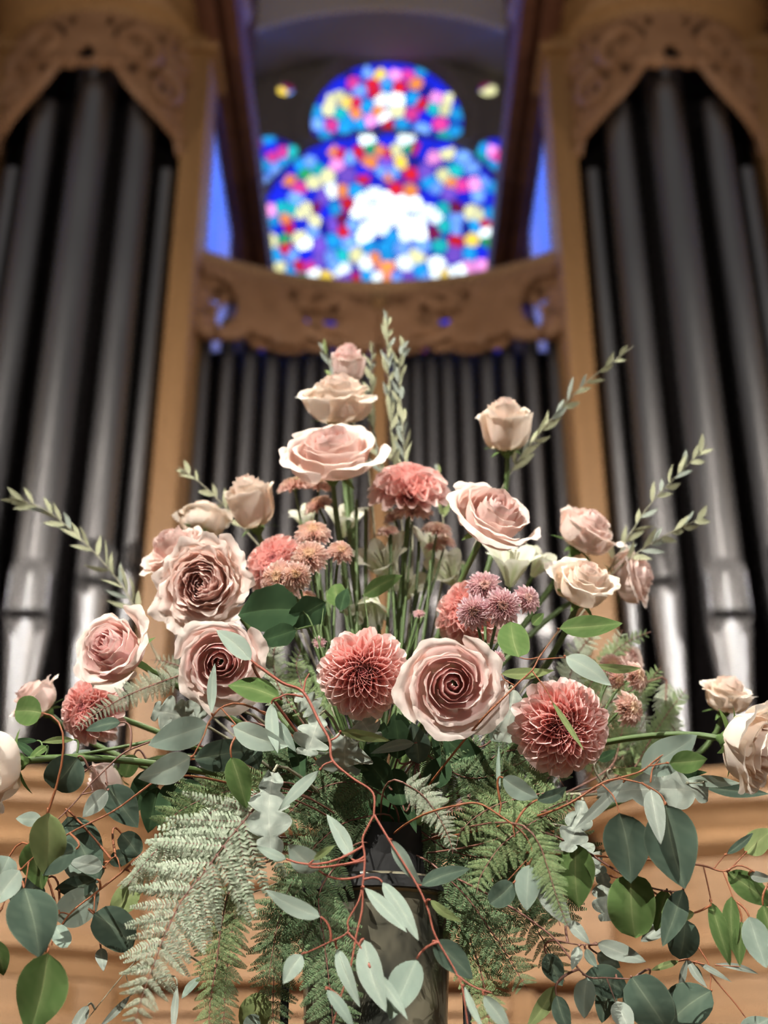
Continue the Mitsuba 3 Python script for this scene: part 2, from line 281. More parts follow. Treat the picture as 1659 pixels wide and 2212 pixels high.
# lower case: stiles, rails, recessed panels
put(case, 'lower_wall', mikit.ply(bx(-4.2, 4.2, 8.02, 8.1, 0, CZ + 1.62), 'oak_h'))
for x in np.arange(-3.9, 4.0, .78): put(case, 'stile', mikit.ply(bx(x - .07, x + .07, 7.97, 8.03, CZ - .9, CZ + 1.0, .006), 'oak'))
for z in (.92, .42, .10): 
    for x in np.arange(-3.9, 3.6, .78): put(case, 'rail', mikit.ply(bx(x + .07, x + .71, 7.98, 8.03, CZ + z - .07, CZ + z, .006), 'oak_h'))
put(case, 'base_ledge', mikit.ply(bx(-4.2, 4.2, 7.88, 8.04, CZ + 1.0, CZ + 1.10, .02), 'oak_h'))
put(case, 'base_ledge', mikit.ply(bx(-1.42, 1.34, 7.9, 8.3, CZ + 1.86, CZ + 1.98, .02), 'oak_h'))
put(case, 'base_ledge', mikit.ply(bx(-1.42, 1.34, 7.94, 8.1, CZ + 1.55, CZ + 1.72, .02), 'oak_h'))
# concave centre
RC, YC = 2.48, 5.94
def cave(prof, a=33.6, n=30, x0=X0):
    A = np.radians(np.linspace(-a, a, n)); P = np.asarray(prof, float)
    V = [[(x0 + (RC - r) * math.sin(t), YC + (RC - r) * math.cos(t), CZ + z) for r, z in P] for t in A]
    return np.array(V).reshape(-1, 3), grid_faces(n, len(P))
put(case, 'centre_rail', mikit.ply(cave([(-.22, 6.16), (.05, 6.16), (.06, 6.13), (.03, 6.10), (.03, 6.0), (.05, 5.985), (.02, 5.96), (-.02, 5.95), (-.22, 5.95), (-.22, 6.16)]), 'oak_h', smooth=25))
post(X0 - .055, X0 + .055, 8.36, 8.46, CZ + 1.95, CZ + 6.0, 'centre_post')
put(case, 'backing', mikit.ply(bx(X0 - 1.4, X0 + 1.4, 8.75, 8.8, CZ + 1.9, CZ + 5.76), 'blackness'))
for e in (-1, 1): put(case, 'backing', mikit.ply(bx(X0 + e * 1.43 - .01, X0 + e * 1.43 + .01, 8.17, 8.8, CZ + 1.9, CZ + 5.95), 'blackness'))  # unseen side panels added to stop blue window light reaching the pipes
put(case, 'shelf', mikit.ply(bx(X0 - 1.4, X0 + 1.4, 8.0, 8.8, CZ + 1.9, CZ + 1.95), 'oak_h'))
# bridging beams from the towers back to the wall
for s in (-1, 1):
    for q, (xa, xb, z) in enumerate(((1.07, 1.17, 7.90), (1.17, 1.23, 7.97), (1.23, 1.33, 7.90), (1.33, 1.40, 7.98))):
        put(case, 'beam_board', mikit.ply(bx(*sorted((X0 + s * xa, X0 + s * xb)), 6.6, 11.15, CZ + z, CZ + 8.3, .008), 'dark_beam'))
    put(case, 'outer_beam', mikit.ply(bx(*sorted((X0 + s * 3.02, X0 + s * 3.22)), 6.8, 11.15, CZ + 7.95, CZ + 8.3, .01), 'dark_beam'))
# pierced scrollwork, extruded from an outline and bent to the case
def bendtower(v, cx, off=0):      # v: x = fraction -1..1 across, y height, z depth
    a = v[:, 0] * math.pi / 2
    return np.stack([cx + (HW - .06 + v[:, 2] + off) * np.sin(a), YF - (SAG - .02 + v[:, 2] + off) * np.cos(a), v[:, 1]], 1)
def drop(x, y, w, h, rot=0, k=18):
    t = np.linspace(0, 2 * np.pi, k, endpoint=False)
    p = np.stack([np.sin(t) * w * (.6 + .4 * np.cos(t)) , -np.cos(t) * h], 1); c, s = math.cos(rot), math.sin(rot)
    return Polygon(p @ np.array([[c, s], [-s, c]]) + [x, y])
def spiral(cx, cy, r0, turns, a0, d=1, n=40, shrink=.12):
    t = np.linspace(0, 1, n); a = a0 + d * t * turns * 2 * np.pi; r = r0 * (1 - t) + r0 * shrink * t
    return np.stack([cx + r * np.cos(a) , cy + r * np.sin(a)], 1)
zt = CZ + 7.95
halfout = [(0, zt), (.985, zt), (.985, zt - 1.62), (.93, zt - 1.30), (.86, zt - 1.12), (.72, zt - 1.10), (.68, zt - .98), (.60, zt - .95), (.48, zt - .88), (.34, zt - .78), (.24, zt - .66), (.20, zt - .58), (.16, zt - .54), (.10, zt - .57), (.05, zt - .54), (0, zt - .56)]
outline = Polygon(halfout + [(-x, y) for x, y in halfout[::-1]][1:-1]).buffer(0)
hs = []
for s in (-1, 1):
    for x, dy, w, h, r in ((.0, -.42, .10, .08, 0), (.22, -.16, .06, .12, .5), (.36, -.34, .05, .13, 1.2), (.30, -.24, .04, .10, -1.0), (.47, -.14, .05, .08, .8), (.60, -.30, .05, .11, .3), (.72, -.46, .05, .10, .1), (.80, -.62, .05, .10, 0), (.52, -.58, .09, .07, .5),
                        (.44, -.52, .05, .05, .4), (.86, -.30, .035, .09, 0), (.88, -.86, .035, .10, 0), (.76, -.82, .04, .06, .3), (.12, -.10, .04, .06, 0), (.66, -.70, .05, .06, 1.0), (.30, -.52, .05, .06, .3), (.60, -.12, .04, .05, 0)):
        hs.append(affinity.scale(drop(s * x, zt + dy, w * .95, h * 1.0, -s * r), 1, 1))
carve_plate = extrude(outline.difference(unary_union(hs)), .04, .12)
ridges = []
for s in (-1, 1):
    for (x, dy, r0, tn, a0, d) in ((.30, -.30, .20, 1.35, -1.2, 1), (.52, -.62, .17, 1.4, 1.8, -1), (.64, -.24, .16, 1.2, 2.6, 1), (.80, -.56, .13, 1.2, 2.2, -1), (.86, -1.0, .10, 1.1, 2.0, 1)):
        sp_ = spiral(0, 0, r0, tn, a0, d); P = np.stack([s * (x + sp_[:, 0] * .85), zt + dy + sp_[:, 1], np.full(len(sp_), .045)], 1); ridges.append(tube(P, .048, .022, 8))
    lo = np.array([(x, y) for x, y in halfout[4:-1]]); lo = smooth_line(np.c_[s * lo[:, 0] * .985, lo[:, 1] + .03, np.full(len(lo), .045)], 4); ridges.append(tube(lo, .028, .028, 6))
    for x, dy in ((.10, -.50), (.19, -.50), (.90, -1.28), (.93, -1.42), (.80, -1.02), (.70, -.92)):
        m = trimesh.creation.icosphere(2, 1.0); m.apply_scale((.055, .055, .03)); m.apply_translation((s * x, zt + dy, .05)); ridges.append(tm(m))
rid = join(ridges)
for cx, lab in zip(TC, ('carved oak pipe shade with pierced scrolls at the top of the left tower', 'carved oak pipe shade with pierced scrolls at the top of the right tower')):
    k = thing('pipe_shade', lab, 'carving', 'pierced pipe shades on the towers')
    v, f = carve_plate; put(k, 'pierced_panel', mikit.ply((bendtower(v, cx), f), 'carved_oak', smooth=40))
    v, f = rid; put(k, 'scrollwork', mikit.ply((bendtower(v, cx), f), 'carved_oak', smooth=40))
# centre shades: positions measured across the arc (s, radians) and height
def bendcave(v):
    a = v[:, 0]; r = RC - v[:, 2] - .04
    return np.stack([X0 + r * np.sin(a), YC + r * np.cos(a), v[:, 1]], 1)
def cpix(px, py):      # where the ray of a point in the photograph's carving meets the concave arc
    d = ray(px, py); lo, hi = 7.0, 9.5
    for _ in range(50):
        Y = (lo + hi) / 2; x = d[0] / d[1] * Y - X0
        if Y < YC + math.sqrt(max(RC * RC - x * x, 0)): lo = Y
        else: hi = Y
    return math.atan2(x, Y - YC), CZ + d[2] / d[1] * Y
lowL = [(400, 728), (432, 742), (470, 742), (505, 735), (528, 742), (545, 760), (580, 763), (605, 772), (640, 772), (660, 765), (690, 770), (712, 758), (735, 768), (770, 776), (800, 772)]
topL = [(800, 640), (700, 630), (600, 612), (500, 590), (404, 560)]
holesL = [((436, 634), .033), ((464, 640), .042), ((426, 657), .040), ((457, 661), .040), ((432, 678), .034), ((660, 681), .046), ((653, 702), .040), ((640, 713), .046), ((711, 708), .048)]
cres = Polygon([cpix(*q) for q in [(512, 664), (495, 662), (480, 668), (468, 680), (462, 695), (464, 710), (474, 721), (487, 722), (494, 715), (492, 705), (493, 695), (498, 682), (504, 674)]]).buffer(.006)
for s, lab in ((1, 'carved oak pierced frieze over the small pipes left of the centre post'), (-1, 'carved oak pierced frieze over the small pipes right of the centre post')):
    body = Polygon([cpix(*q) for q in lowL + topL])
    hl = unary_union([affinity.scale(Point(*cpix(*c)).buffer(r * .85), .50, 1.0) for c, r in holesL] + [cres])
    if s < 0: hl = unary_union([affinity.scale(Point(*cpix(*c)).buffer(r * .85), .50, .95) for c, r in holesL[:5] + [((735, 704), .034), ((676, 704), .042)]] + [cres])
    v, f = extrude(body.difference(hl), .03, .10)
    k = thing('centre_shade', lab, 'carving', 'pierced friezes over the centre pipes')
    if s < 0: v = v * [-1, 1, 1]; f = f[:, ::-1]
    put(k, 'pierced_panel', mikit.ply((bendcave(v), f), 'carved_oak', smooth=40))
    rr = []
    for pts, r in (([(560, 625), (600, 670), (640, 720), (700, 752), (760, 760)], .022), ([(580, 640), (575, 700), (560, 750)], .03), ([(590, 690), (600, 740), (610, 765)], .032), ([(610, 700), (640, 760)], .028), ([(520, 640), (545, 690), (530, 735)], .03),
                   ([(450, 735), (480, 738), (510, 722), (525, 690), (515, 655), (490, 648)], .026), ([(420, 600), (520, 622), (640, 645), (795, 655)], .02), ([(690, 730), (735, 735), (760, 700), (740, 668), (700, 672), (680, 690)], .024), ([(410, 700), (425, 730), (445, 738)], .026), ([(780, 690), (785, 760), (760, 770)], .03), ([(560, 650), (548, 700), (552, 735)], .016), ([(600, 660), (590, 700), (585, 750)], .016), ([(625, 735), (640, 765)], .018), ([(650, 690), (655, 655), (690, 648), (725, 652)], .018), ([(430, 600), (470, 612), (505, 640), (530, 630)], .018), ([(415, 640), (412, 690)], .018), ([(745, 690), (765, 720), (745, 750)], .016)):
        P = np.array([[*cpix(*q), .075] for q in pts]); P = smooth_line(P, 5); rr.append(tube(P * [1, 1, 1], r * 1.9, r * 1.2, 8))
    v, f = join(rr); 
    v = v.copy()
    if s < 0: v = v * [-1, 1, 1]; f = f[:, ::-1]
    put(k, 'scrollwork', mikit.ply((bendcave(v), f), 'carved_oak', smooth=40))
# ---------------------------------------------------------------- organ pipes
def pipe(label, group, x, y, d, z_foot, z_mouth, z_top, ang, small=False):
    """ang: direction that the mouth faces, measured from -Y."""
    r = d / 2; k = thing('organ_pipe', label, 'organ pipe', group)
    mb, mf = ('pipe_small', 'pipe_small') if small else ('pipe_metal', 'pipe_foot')
    n = 20 if small else 36
    put(k, 'body', mikit.ply(lathe([(r, z_mouth), (r, z_top), (r * .9, z_top), (r * .9, z_mouth)], n, (x, y)), mb, smooth=30))
    put(k, 'foot', mikit.ply(lathe([(r * .28, z_foot), (r * .34, z_foot + .03), (r * .97, z_mouth - .10), (r, z_mouth - .08), (r, z_mouth)], n, (x, y)), mf, smooth=35))
    c, s = math.cos(ang), math.sin(ang)
    def placed(v):      # local: x across, y outward, z up
        return np.stack([x + v[:, 0] * c - v[:, 1] * -s * 1.0, y - v[:, 1] * c + v[:, 0] * s, v[:, 2]], 1)
    w = .82 * d; h = 1.05 * d; t = .012
    up = Polygon([(-w / 2, .05 * d), (w / 2, .05 * d), (w / 2, h)] + [(w / 2 * math.cos(a), h + .22 * d * math.sin(a)) for a in np.linspace(0, math.pi, 12)][1:-1] + [(-w / 2, h)])
    v, f = extrude(up, t); V = np.stack([v[:, 0], r * (.86 - .16 * (1 - np.clip(v[:, 1] / h, 0, 1))) + v[:, 2] + .03 * d, z_mouth + v[:, 1]], 1)
    put(k, 'upper_lip', mikit.ply((placed(V), f), 'pipe_lip' if not small else mb))
    for e in (-1, 1):
        v, f = bx(e * w / 2 - .008, e * w / 2 + .008, r * .55, r * 1.02, z_mouth - .02, z_mouth + h * .95, .003); put(k, 'ear', mikit.ply((placed(v), f), mf))
    v, f = bx(-w / 2, w / 2, r * .5, r * 1.0 + .010, z_mouth - .07 * d, z_mouth + .09 * d); put(k, 'mouth', mikit.ply((placed(v), f), 'blackness'))
    lo = Polygon([(-w / 2, -.05 * d), (w / 2, -.05 * d)] + [(w / 2 * math.cos(a), -.12 * d - .34 * d * math.sin(a)) for a in np.linspace(0, math.pi, 12)])
    v, f = extrude(lo, t); V = np.stack([v[:, 0], r * (.94 + .40 * np.clip(v[:, 1] / d, -1, 0)) + v[:, 2], z_mouth + v[:, 1]], 1)
    put(k, 'lower_lip', mikit.ply((placed(V), f), 'pipe_lip' if not small else mb))
names = ('outermost', 'second from outside', 'tall middle', 'second from inside', 'innermost')
for cx, side_ in zip(TC, ('left', 'right')):
    sg = -1 if side_ == 'left' else 1
    for i, (fr, d, zm, ztop) in enumerate(((.56, .155, 3.50, 6.75), (.33, .225, 3.33, 7.25), (-.04, .29, 3.06, 7.62), (-.375, .225, 3.33, 7.25), (-.575, .15, 3.50, 6.75))):
        a = sg * math.asin(fr / .66)
        x = cx + .66 * math.sin(a); y = YF + .06 - .42 * math.cos(a)
        pipe(f'grey metal organ pipe in the {side_} tower, {names[i]} of five', f'display pipes of the {side_} tower', x, y, d, CZ + 2.04, CZ + zm, CZ + ztop, a * .8)
cent = [(-1.27, .105), (-1.11, .115), (-.955, .125), (-.80, .125), (-.65, .115), (-.515, .105), (-.395, .095), (-.285, .09), (-.185, .08), (-.10, .07)]
ordn = ('first', 'second', 'third', 'fourth', 'fifth', 'sixth', 'seventh', 'eighth', 'ninth', 'tenth')
for s, side_ in ((1, 'left'), (-1, 'right')):
    for i, (x, d) in enumerate(cent):
        x = s * x; y = YC + math.sqrt((RC + .10) ** 2 - x * x)
        pipe(f'slim dark organ pipe in the concave centre, {ordn[i]} from the {side_} tower post', 'slim pipes of the concave centre', X0 + x, y, d, CZ + 1.95, CZ + 3.12 + .06 * i, CZ + 5.72 - .015 * i, -math.asin(x / RC) * .6, True)
# ---------------------------------------------------------------- flower arrangement: builders
FOOT = at(830, 1850, 1.27)
def jit(c, a, rng): return np.clip(np.asarray(c) * (1 + rng.uniform(-a, a)), 0.005, .95)
def lerp(a, b, t): return np.asarray(a, float) * (1 - t) + np.asarray(b, float) * t
def sst(a, b, x):
    t = np.clip((x - a) / (b - a), 0, 1); return t * t * (3 - 2 * t)
ROSE = {'open': dict(n=25, r0=.07, r1=.66, h0=.66, h1=.52, flare=.34, curl=.16, tight=.3, ruf=.026),
        'full': dict(n=40, r0=.10, r1=.70, h0=.55, h1=.40, flare=.32, curl=.10, tight=.1, ruf=.060),
        'half': dict(n=24, r0=.07, r1=.60, h0=.95, h1=.72, flare=.34, curl=.20, tight=.3, ruf=.030),
        'bud': dict(n=17, r0=.06, r1=.56, h0=1.35, h1=1.10, flare=.20, curl=.16, tight=.4, ruf=.025)}
DUSK = ((.72, .44, .45), (.85, .64, .61), (.93, .84, .76))     # heart, petal, margin
BLUSH = ((.84, .58, .52), (.88, .69, .62), (.93, .83, .76))
CREAM = ((.86, .64, .54), (.89, .76, .65), (.93, .86, .76))
tissue('rose_petal', [DUSK, BLUSH, CREAM, [(.72, .70, .42), (.85, .64, .61), (.93, .84, .76)]], roughness=.75, diff_trans=.60, eta=1.22, sheen=.2)
def tube_thing(parent, name, pts, r0, r1, mat, sides=6, label=None): return put(parent, name, mikit.ply(tube(pts, r0, r1, sides), mat, smooth=True), label)
def stem_path(base, axis, foot, L):
    a = base - axis * L * .35; b = a + (foot - a) * .5 + np.array([0, .02, .02]) - axis * L * .2
    t = np.linspace(0, 1, 14)[:, None]
    return (1 - t) ** 3 * base + 3 * t * (1 - t) ** 2 * a + 3 * t * t * (1 - t) * b + t ** 3 * foot
def rose(label, px, py, hw, face, Y, kind='open', pal=BLUSH, seed=0, fine=False, stem=True, group=None, asp=1.0, foot=None, calm=1.0):
    P = ROSE[kind]; rng = np.random.default_rng(seed); k = thing('rose', label, 'rose', group)
    ax = facing(face); a = nrm(np.cross(ax, [0.31, .5, .8])); b = np.cross(ax, a); m = mpp(py, Y); ctr = at(px, py, Y)
    nu, nv = (25, 18) if fine else (15, 12)
    u = np.linspace(-1, 1, nu)[None, :]; v = np.linspace(0, 1, nv)[:, None]
    petals = []; th = rng.uniform(0, 6.28)
    for i in range(P['n']):
        t = i / (P['n'] - 1); th += 2.4 + rng.uniform(-.25, .25)
        r = P['r0'] + (P['r1'] - P['r0']) * t ** .85 * (1 + rng.uniform(-.07, .07)); h = P['h0'] + (P['h1'] - P['h0']) * t + .10 * math.sin(math.pi * min(1, t * 1.6)) + rng.uniform(-.03, .03)
        fl = -.06 * (1 - t) + P['flare'] * t ** 1.7 * (1 + calm * rng.uniform(-.4, .25)); cu = P['curl'] * t ** 1.5 * (1 + calm * rng.uniform(-.5, .5))
        al = lerp(1.75, .80, t ** .6) * rng.uniform(.9, 1.1)
        C = np.array([(.05, 0), (r * 1.30 + .05, .02), (r * 1.03 + .01, .55 * h), (r * .95 + fl * .25, h * .97), (r + fl, h - cu)])
        V = v * (1 - (.16 + .06 * t) * np.abs(u) ** 2.6) * np.ones_like(u)
        Bn = [(1 - V) ** 4, 4 * V * (1 - V) ** 3, 6 * V ** 2 * (1 - V) ** 2, 4 * V ** 3 * (1 - V), V ** 4]
        rho = sum(B * c[0] for B, c in zip(Bn, C)); z = sum(B * c[1] for B, c in zip(Bn, C))
        s = .30 + .70 * np.sin(np.clip(V / .6, 0, 1) * np.pi / 2)
        rho = rho * (1 + (.16 - .06 * t) * u) + .10 * t * np.abs(u) ** 3 * V ** 3 * (.8 + calm * rng.uniform(-.5, .5))
        amp = P['ruf'] * (.35 + t); ph = rng.uniform(0, 6.28, 4)
        cr = P['ruf'] * .28 * V ** 6 * (.3 + t); rho = rho + cr * np.sin(23 * u + ph[2]) + amp * V ** 3 * (np.sin(4.2 * u + ph[0]) + .6 * np.sin(9.5 * u + ph[1])); z = z + cr * np.sin(19 * u + ph[0]) + .6 * amp * V ** 3 * (np.sin(5.1 * u + ph[2]) + .7 * np.sin(11 * u + ph[3])) + .05 * t * V ** 6 * (1 - np.abs(u)) ** 2
        ang = th + u * al * s
        petals.append((t, np.stack([rho * np.cos(ang), rho * np.sin(ang), z * np.ones_like(ang)], -1), V, np.abs(u) * np.ones_like(V)))
    R = np.percentile(np.concatenate([np.hypot(p[..., 0], p[..., 1]).ravel() for t, p, _, _ in petals if t > .6]), 97); sc = hw * m / R
    zmid = .5 * P['h1'] if kind in ('open', 'full') else .52 * P['h0']
    org = ctr - ax * zmid * sc * asp
    for t, p, V, U in petals:
        W = org + sc * (p[..., 0:1] * a + p[..., 1:2] * b + asp * p[..., 2:3] * ax)
        e = sst(.62, 1.0, V) * .75 + sst(.7, 1.0, U) * .35; base = lerp(lerp(pal[0], pal[1], sst(0, .65, t)), pal[2], .65 * sst(.62, 1, t)); base = base * rng.uniform(.95, 1.05)
        e = np.clip(e * (.45 + .6 * t), 0, 1)[..., None]; col = base * (1 - e) + np.asarray(pal[2]) * e
        g = (1 - sst(.0, .32, V))[..., None] * .5 * t; col = col * (1 - g) + np.array([.72, .70, .42]) * g
        put(k, 'petal', cply((W.reshape(-1, 3), grid_faces(nv, nu)), 'rose_petal', col.reshape(-1, 3)))
    # calyx: receptacle and five sepals
    rr = .17 * sc; z = np.linspace(-.22, .08, 6); prof = [(rr * q, sc * zz) for q, zz in zip((.38, .55, .95, 1.05, .9, .5), z)]
    v, f = lathe(prof, 10); parts = [(org + v[:, :1] * a + v[:, 1:2] * b + v[:, 2:] * ax, f)]
    for q in range(5):
        an = q * 1.2566 + rng.uniform(-.2, .2); d = math.cos(an) * a + math.sin(an) * b; sd = np.cross(ax, d); L = sc * rng.uniform(.45, .6); dr_ = rng.uniform(-.5, .25)
        g = [org + d * (rr * .8) + d * L * x + ax * L * (dr_ * x + .1 * math.sin(3 * x)) + sd * y * L * .13 * math.sin(math.pi * min(1, .15 + .85 * x)) for x in np.linspace(0, 1, 6) for y in (-1, 0, 1)]
        parts.append((np.array(g), grid_faces(6, 3)))
    v, f = join(parts); put(k, 'calyx', cply((v, f), 'green_leaf', np.tile([.13, .21, .07], (len(v), 1))))
    if stem: tube_thing(k, 'stem', stem_path(org - ax * .2 * sc, ax, (FOOT if foot is None else foot) + rng.uniform(-.02, .02, 3), .20), .0030, .0034, 'stem_green')
    return k
# ---- ray-floret meshes shared by all chrysanthemums
def floret(curve, cup, cols, tipw=.60, n=8):
    x = np.linspace(0, 1, n)[:, None]; y = np.linspace(-1, 1, 5)[None, :]
    w = (.30 + .70 * np.sin(np.clip(x * 1.25, 0, 1) * np.pi / 2)) * np.where(x > tipw, np.sqrt(np.clip(1 - ((x - tipw) / (1.02 - tipw)) ** 2.2, 0.0, 1)), 1)
    Z = curve * x ** 2 + cup * (y * w) ** 2
    P = np.stack([x * np.ones_like(y), y * w, Z], -1).reshape(-1, 3)
    t = np.clip(x * np.ones_like(y), 0, 1).reshape(-1, 1); yy = np.abs(y * np.ones_like(x)).reshape(-1, 1)
    c = np.asarray(cols[0]) * (1 - t) + np.asarray(cols[1]) * t; e = sst(.78, 1, t) * .8 + sst(.6, 1, yy) * .25
    c = c * (1 - np.clip(e, 0, 1)) + np.asarray(cols[2]) * np.clip(e, 0, 1)
    return P, grid_faces(n, 5), c
def ply_of(fl): return cply((fl[0], fl[1]), 'mum_petal', fl[2])
CORAL = [((.55, .17, .23), (.69, .31, .33), (.85, .54, .48)), ((.79, .38, .37), (.88, .54, .50), (.94, .74, .65)), ((.85, .46, .44), (.90, .61, .57), (.94, .76, .69)), ((.83, .50, .51), (.89, .66, .64), (.93, .77, .74))]
tissue('mum_petal', CORAL, roughness=.75, diff_trans=.60, eta=1.22, sheen=.2)
MUM = [ply_of(floret(.42, .5, CORAL[0])), ply_of(floret(.34, .55, CORAL[1])), ply_of(floret(.16, .40, CORAL[2])), ply_of(floret(-.08, .25, CORAL[3]))]
BUTTON = {'peach': [floret(.35, .5, ((.84, .68, .48), (.88, .72, .56), (.93, .82, .68)), n=6), floret(.1, .4, ((.82, .58, .50), (.86, .67, .58), (.92, .78, .70)), n=5), floret(-.1, .3, ((.82, .56, .52), (.86, .64, .58), (.90, .74, .68)), n=5)],
          'pink': [floret(.35, .5, ((.82, .66, .52), (.85, .68, .63), (.92, .80, .76)), n=6), floret(.1, .4, ((.78, .55, .57), (.84, .65, .65), (.91, .78, .77)), n=5), floret(-.1, .3, ((.76, .52, .56), (.82, .62, .64), (.89, .75, .77)), n=5)]}
tissue('button_petal', [((.84, .68, .48), (.88, .72, .56), (.93, .82, .68)), ((.82, .58, .50), (.86, .67, .58), (.92, .78, .70)), ((.82, .66, .52), (.85, .68, .63), (.92, .80, .76)), ((.76, .52, .56), (.82, .62, .64), (.89, .75, .77))], roughness=.75, diff_trans=.60, eta=1.22, sheen=.2)
tissue('lily_petal', [(.80, .80, .68), (.46, .58, .22), (.84, .84, .76)], roughness=.75, diff_trans=.60, eta=1.22, sheen=.2)
def floret_frames(N, rng, thmax, core, l0, l1, w0, w1, p=.6, psi=.92):
    out = []
    for i in range(N):
        q = (i + .5) / N; th = math.radians(thmax) * q ** p; az = i * 2.39996 + rng.uniform(-.08, .08); th += rng.uniform(-.05, .05)
        d = np.array([math.sin(th) * math.cos(az), math.sin(th) * math.sin(az), math.cos(th)]); ps = th * psi + rng.uniform(-.06, .06)
        X = np.array([math.sin(ps) * math.cos(az), math.sin(ps) * math.sin(az), math.cos(ps)]); Yv = np.array([-math.sin(az), math.cos(az), 0]); Z = np.cross(X, Yv)
        if Z[2] < 0 and th < 1.57: Z = -Z
        Yv = np.cross(Z, X); l = (l0 + (l1 - l0) * q ** .75) * rng.uniform(.92, 1.08); w = (w0 + (w1 - w0) * q ** .8) * rng.uniform(.9, 1.1)
        out.append((q, d * core, X * l, Yv * w, Z * l))
    return out
def mum(label, px, py, hw, face, Y, seed=0, N=170, thmax=112, group=None):
    rng = np.random.default_rng(seed); k = thing('chrysanthemum', label, 'chrysanthemum', group)
    ax = facing(face); a = nrm(np.cross(ax, [.4, .5, .77])); b = np.cross(ax, a); M = np.stack([a, b, ax], 1); sc = hw * mpp(py, Y) / .98; o = at(px, py, Y) - ax * sc * .22
    for q, p, X, Yv, Z in floret_frames(N, rng, thmax, .20, .20, .80, .060, .185, .58):
        kind = 0 if q < .12 else 1 if q < .5 else 2 if q < .85 else 3
        put(k, 'petal', {**MUM[kind], 'to_world': mat4(M @ X * sc, M @ Yv * sc, M @ Z * sc, o + M @ p * sc)})
    v, f = tm(trimesh.creation.icosphere(2, .22 * sc)); v = v * [1, 1, .7]; put(k, 'receptacle', cply((o + v @ M.T - ax * .10 * sc, f), 'mum_petal', np.tile([.50, .15, .18], (len(v), 1))))
    tube_thing(k, 'stem', stem_path(o - ax * .2 * sc, ax, FOOT + rng.uniform(-.02, .02, 3), .18), .0028, .003, 'stem_green')
def spray(label, blooms, Y, tone, node, seed=0, eye=True, thmax=100):
    """One stem of small button chrysanthemums: bloom > petals, eye; stem."""
    rng = np.random.default_rng(seed); k = thing('spray_chrysanthemum', label, 'chrysanthemum'); nd = at(*node)
    tubes = [tube(stem_path(nd, nrm(nd - FOOT), FOOT + rng.uniform(-.03, .03, 3), .1), .0018, .0022, 5)]
    for x, y, hw, face, dy in blooms:
        ax = facing(face); a = nrm(np.cross(ax, [.4, .5, .77])); b = np.cross(ax, a); M = np.stack([a, b, ax], 1); sc = hw * mpp(y, Y + dy); o = at(x, y, Y + dy) - ax * sc * .2
        V, Fc, C = [], [], []; n = 0
        for q, p, X, Yv, Z in floret_frames(120 if hw > 24 else 70, rng, thmax, .18, .22, .84, .06, .130, .56):
            fl = BUTTON[tone][0 if q < .3 else 1 if q < .75 else 2]; pts = fl[0][:, :1] * X + fl[0][:, 1:2] * Yv + fl[0][:, 2:] * Z + p
            V.append(o + sc * pts @ M.T); Fc.append(fl[1] + n); C.append(fl[2] * rng.uniform(.92, 1.05)); n += len(pts)
        B = put(k, 'bloom', cply((np.vstack(V), np.vstack(Fc)), 'button_petal', np.vstack(C)))
        if eye:
            v, f = tm(trimesh.creation.icosphere(2, 1)); v = v * [.17, .17, .12] + [0, 0, .24]; put(B, 'eye', mikit.ply((o + sc * v @ M.T, f), 'eye_yellow', smooth=True))
        v, f = lathe([(.02, -.22), (.16, -.14), (.30, .0), (.26, .08)], 10); put(B, 'calyx', mikit.ply((o + sc * v @ M.T, f), 'stem_green', smooth=True))
        s0 = o - ax * .2 * sc; t = np.linspace(0, 1, 9)[:, None]; c1 = s0 - ax * .25 * np.linalg.norm(nd - s0)
        tubes.append(tube((1 - t) ** 2 * s0 + 2 * t * (1 - t) * c1 + t * t * nd, .0012, .0016, 5))
    put(k, 'stem', mikit.ply(join(tubes), 'stem_green', smooth=True))
def lily(label, px, py, hw, face, Y, seed=0, group=None):
    rng = np.random.default_rng(seed); k = thing('peruvian_lily', label, 'lily', group); ax = facing(face); a = nrm(np.cross(ax, [.4, .5, .77])); b = np.cross(ax, a); sc = 1.45 * hw * mpp(py, Y); o = at(px, py, Y) - ax * sc * .6
    for i in range(6):
        an = i * 1.0472 + rng.uniform(-.1, .1); d = math.cos(an) * a + math.sin(an) * b; s = np.cross(ax, d); inn = i % 2
        x = np.linspace(0, 1, 10)[:, None]; y = np.linspace(-1, 1, 7)[None, :]; w = (.26 if inn else .36) * np.sin(np.pi * np.clip(.08 + .9 * x, 0, 1)) ** .7 * (.4 + .6 * x) * 1.2
        op = rng.uniform(.55, .85); R_ = .1 + op * x ** 1.6; H = 1.25 * x - .25 * x ** 4
        Pp = o + sc * (R_[..., None] * d + (H + .5 * (y * w) ** 2 * 1)[..., None] * ax * 1 + (y * w)[..., None] * s)
        t = (x * np.ones_like(y))[..., None]; c = np.array([.80, .80, .68]) * np.ones_like(t); g = np.exp(-((y / .3) ** 2))[..., None] * (1 - sst(.3, .95, t)) + sst(.85, 1, t) * .5; c = c * (1 - .7 * g) + np.array([.46, .58, .22]) * .7 * g
        put(k, 'petal', cply((Pp.reshape(-1, 3), grid_faces(10, 7)), 'lily_petal', c.reshape(-1, 3)))
    put(k, 'stamens', mikit.ply(join([tube([o + ax * .1 * sc, o + sc * ax * .5 + sc * .04 * q, o + sc * ax * .95 + sc * .12 * q], .03 * sc, .02 * sc, 4) for q in (a, -a, b, -b, (a + b) * .5)]), 'stem_olive'), kind='stuff')
    tube_thing(k, 'stem', stem_path(o, ax, FOOT + rng.uniform(-.03, .03, 3), .14), .0020, .0026, 'stem_green')
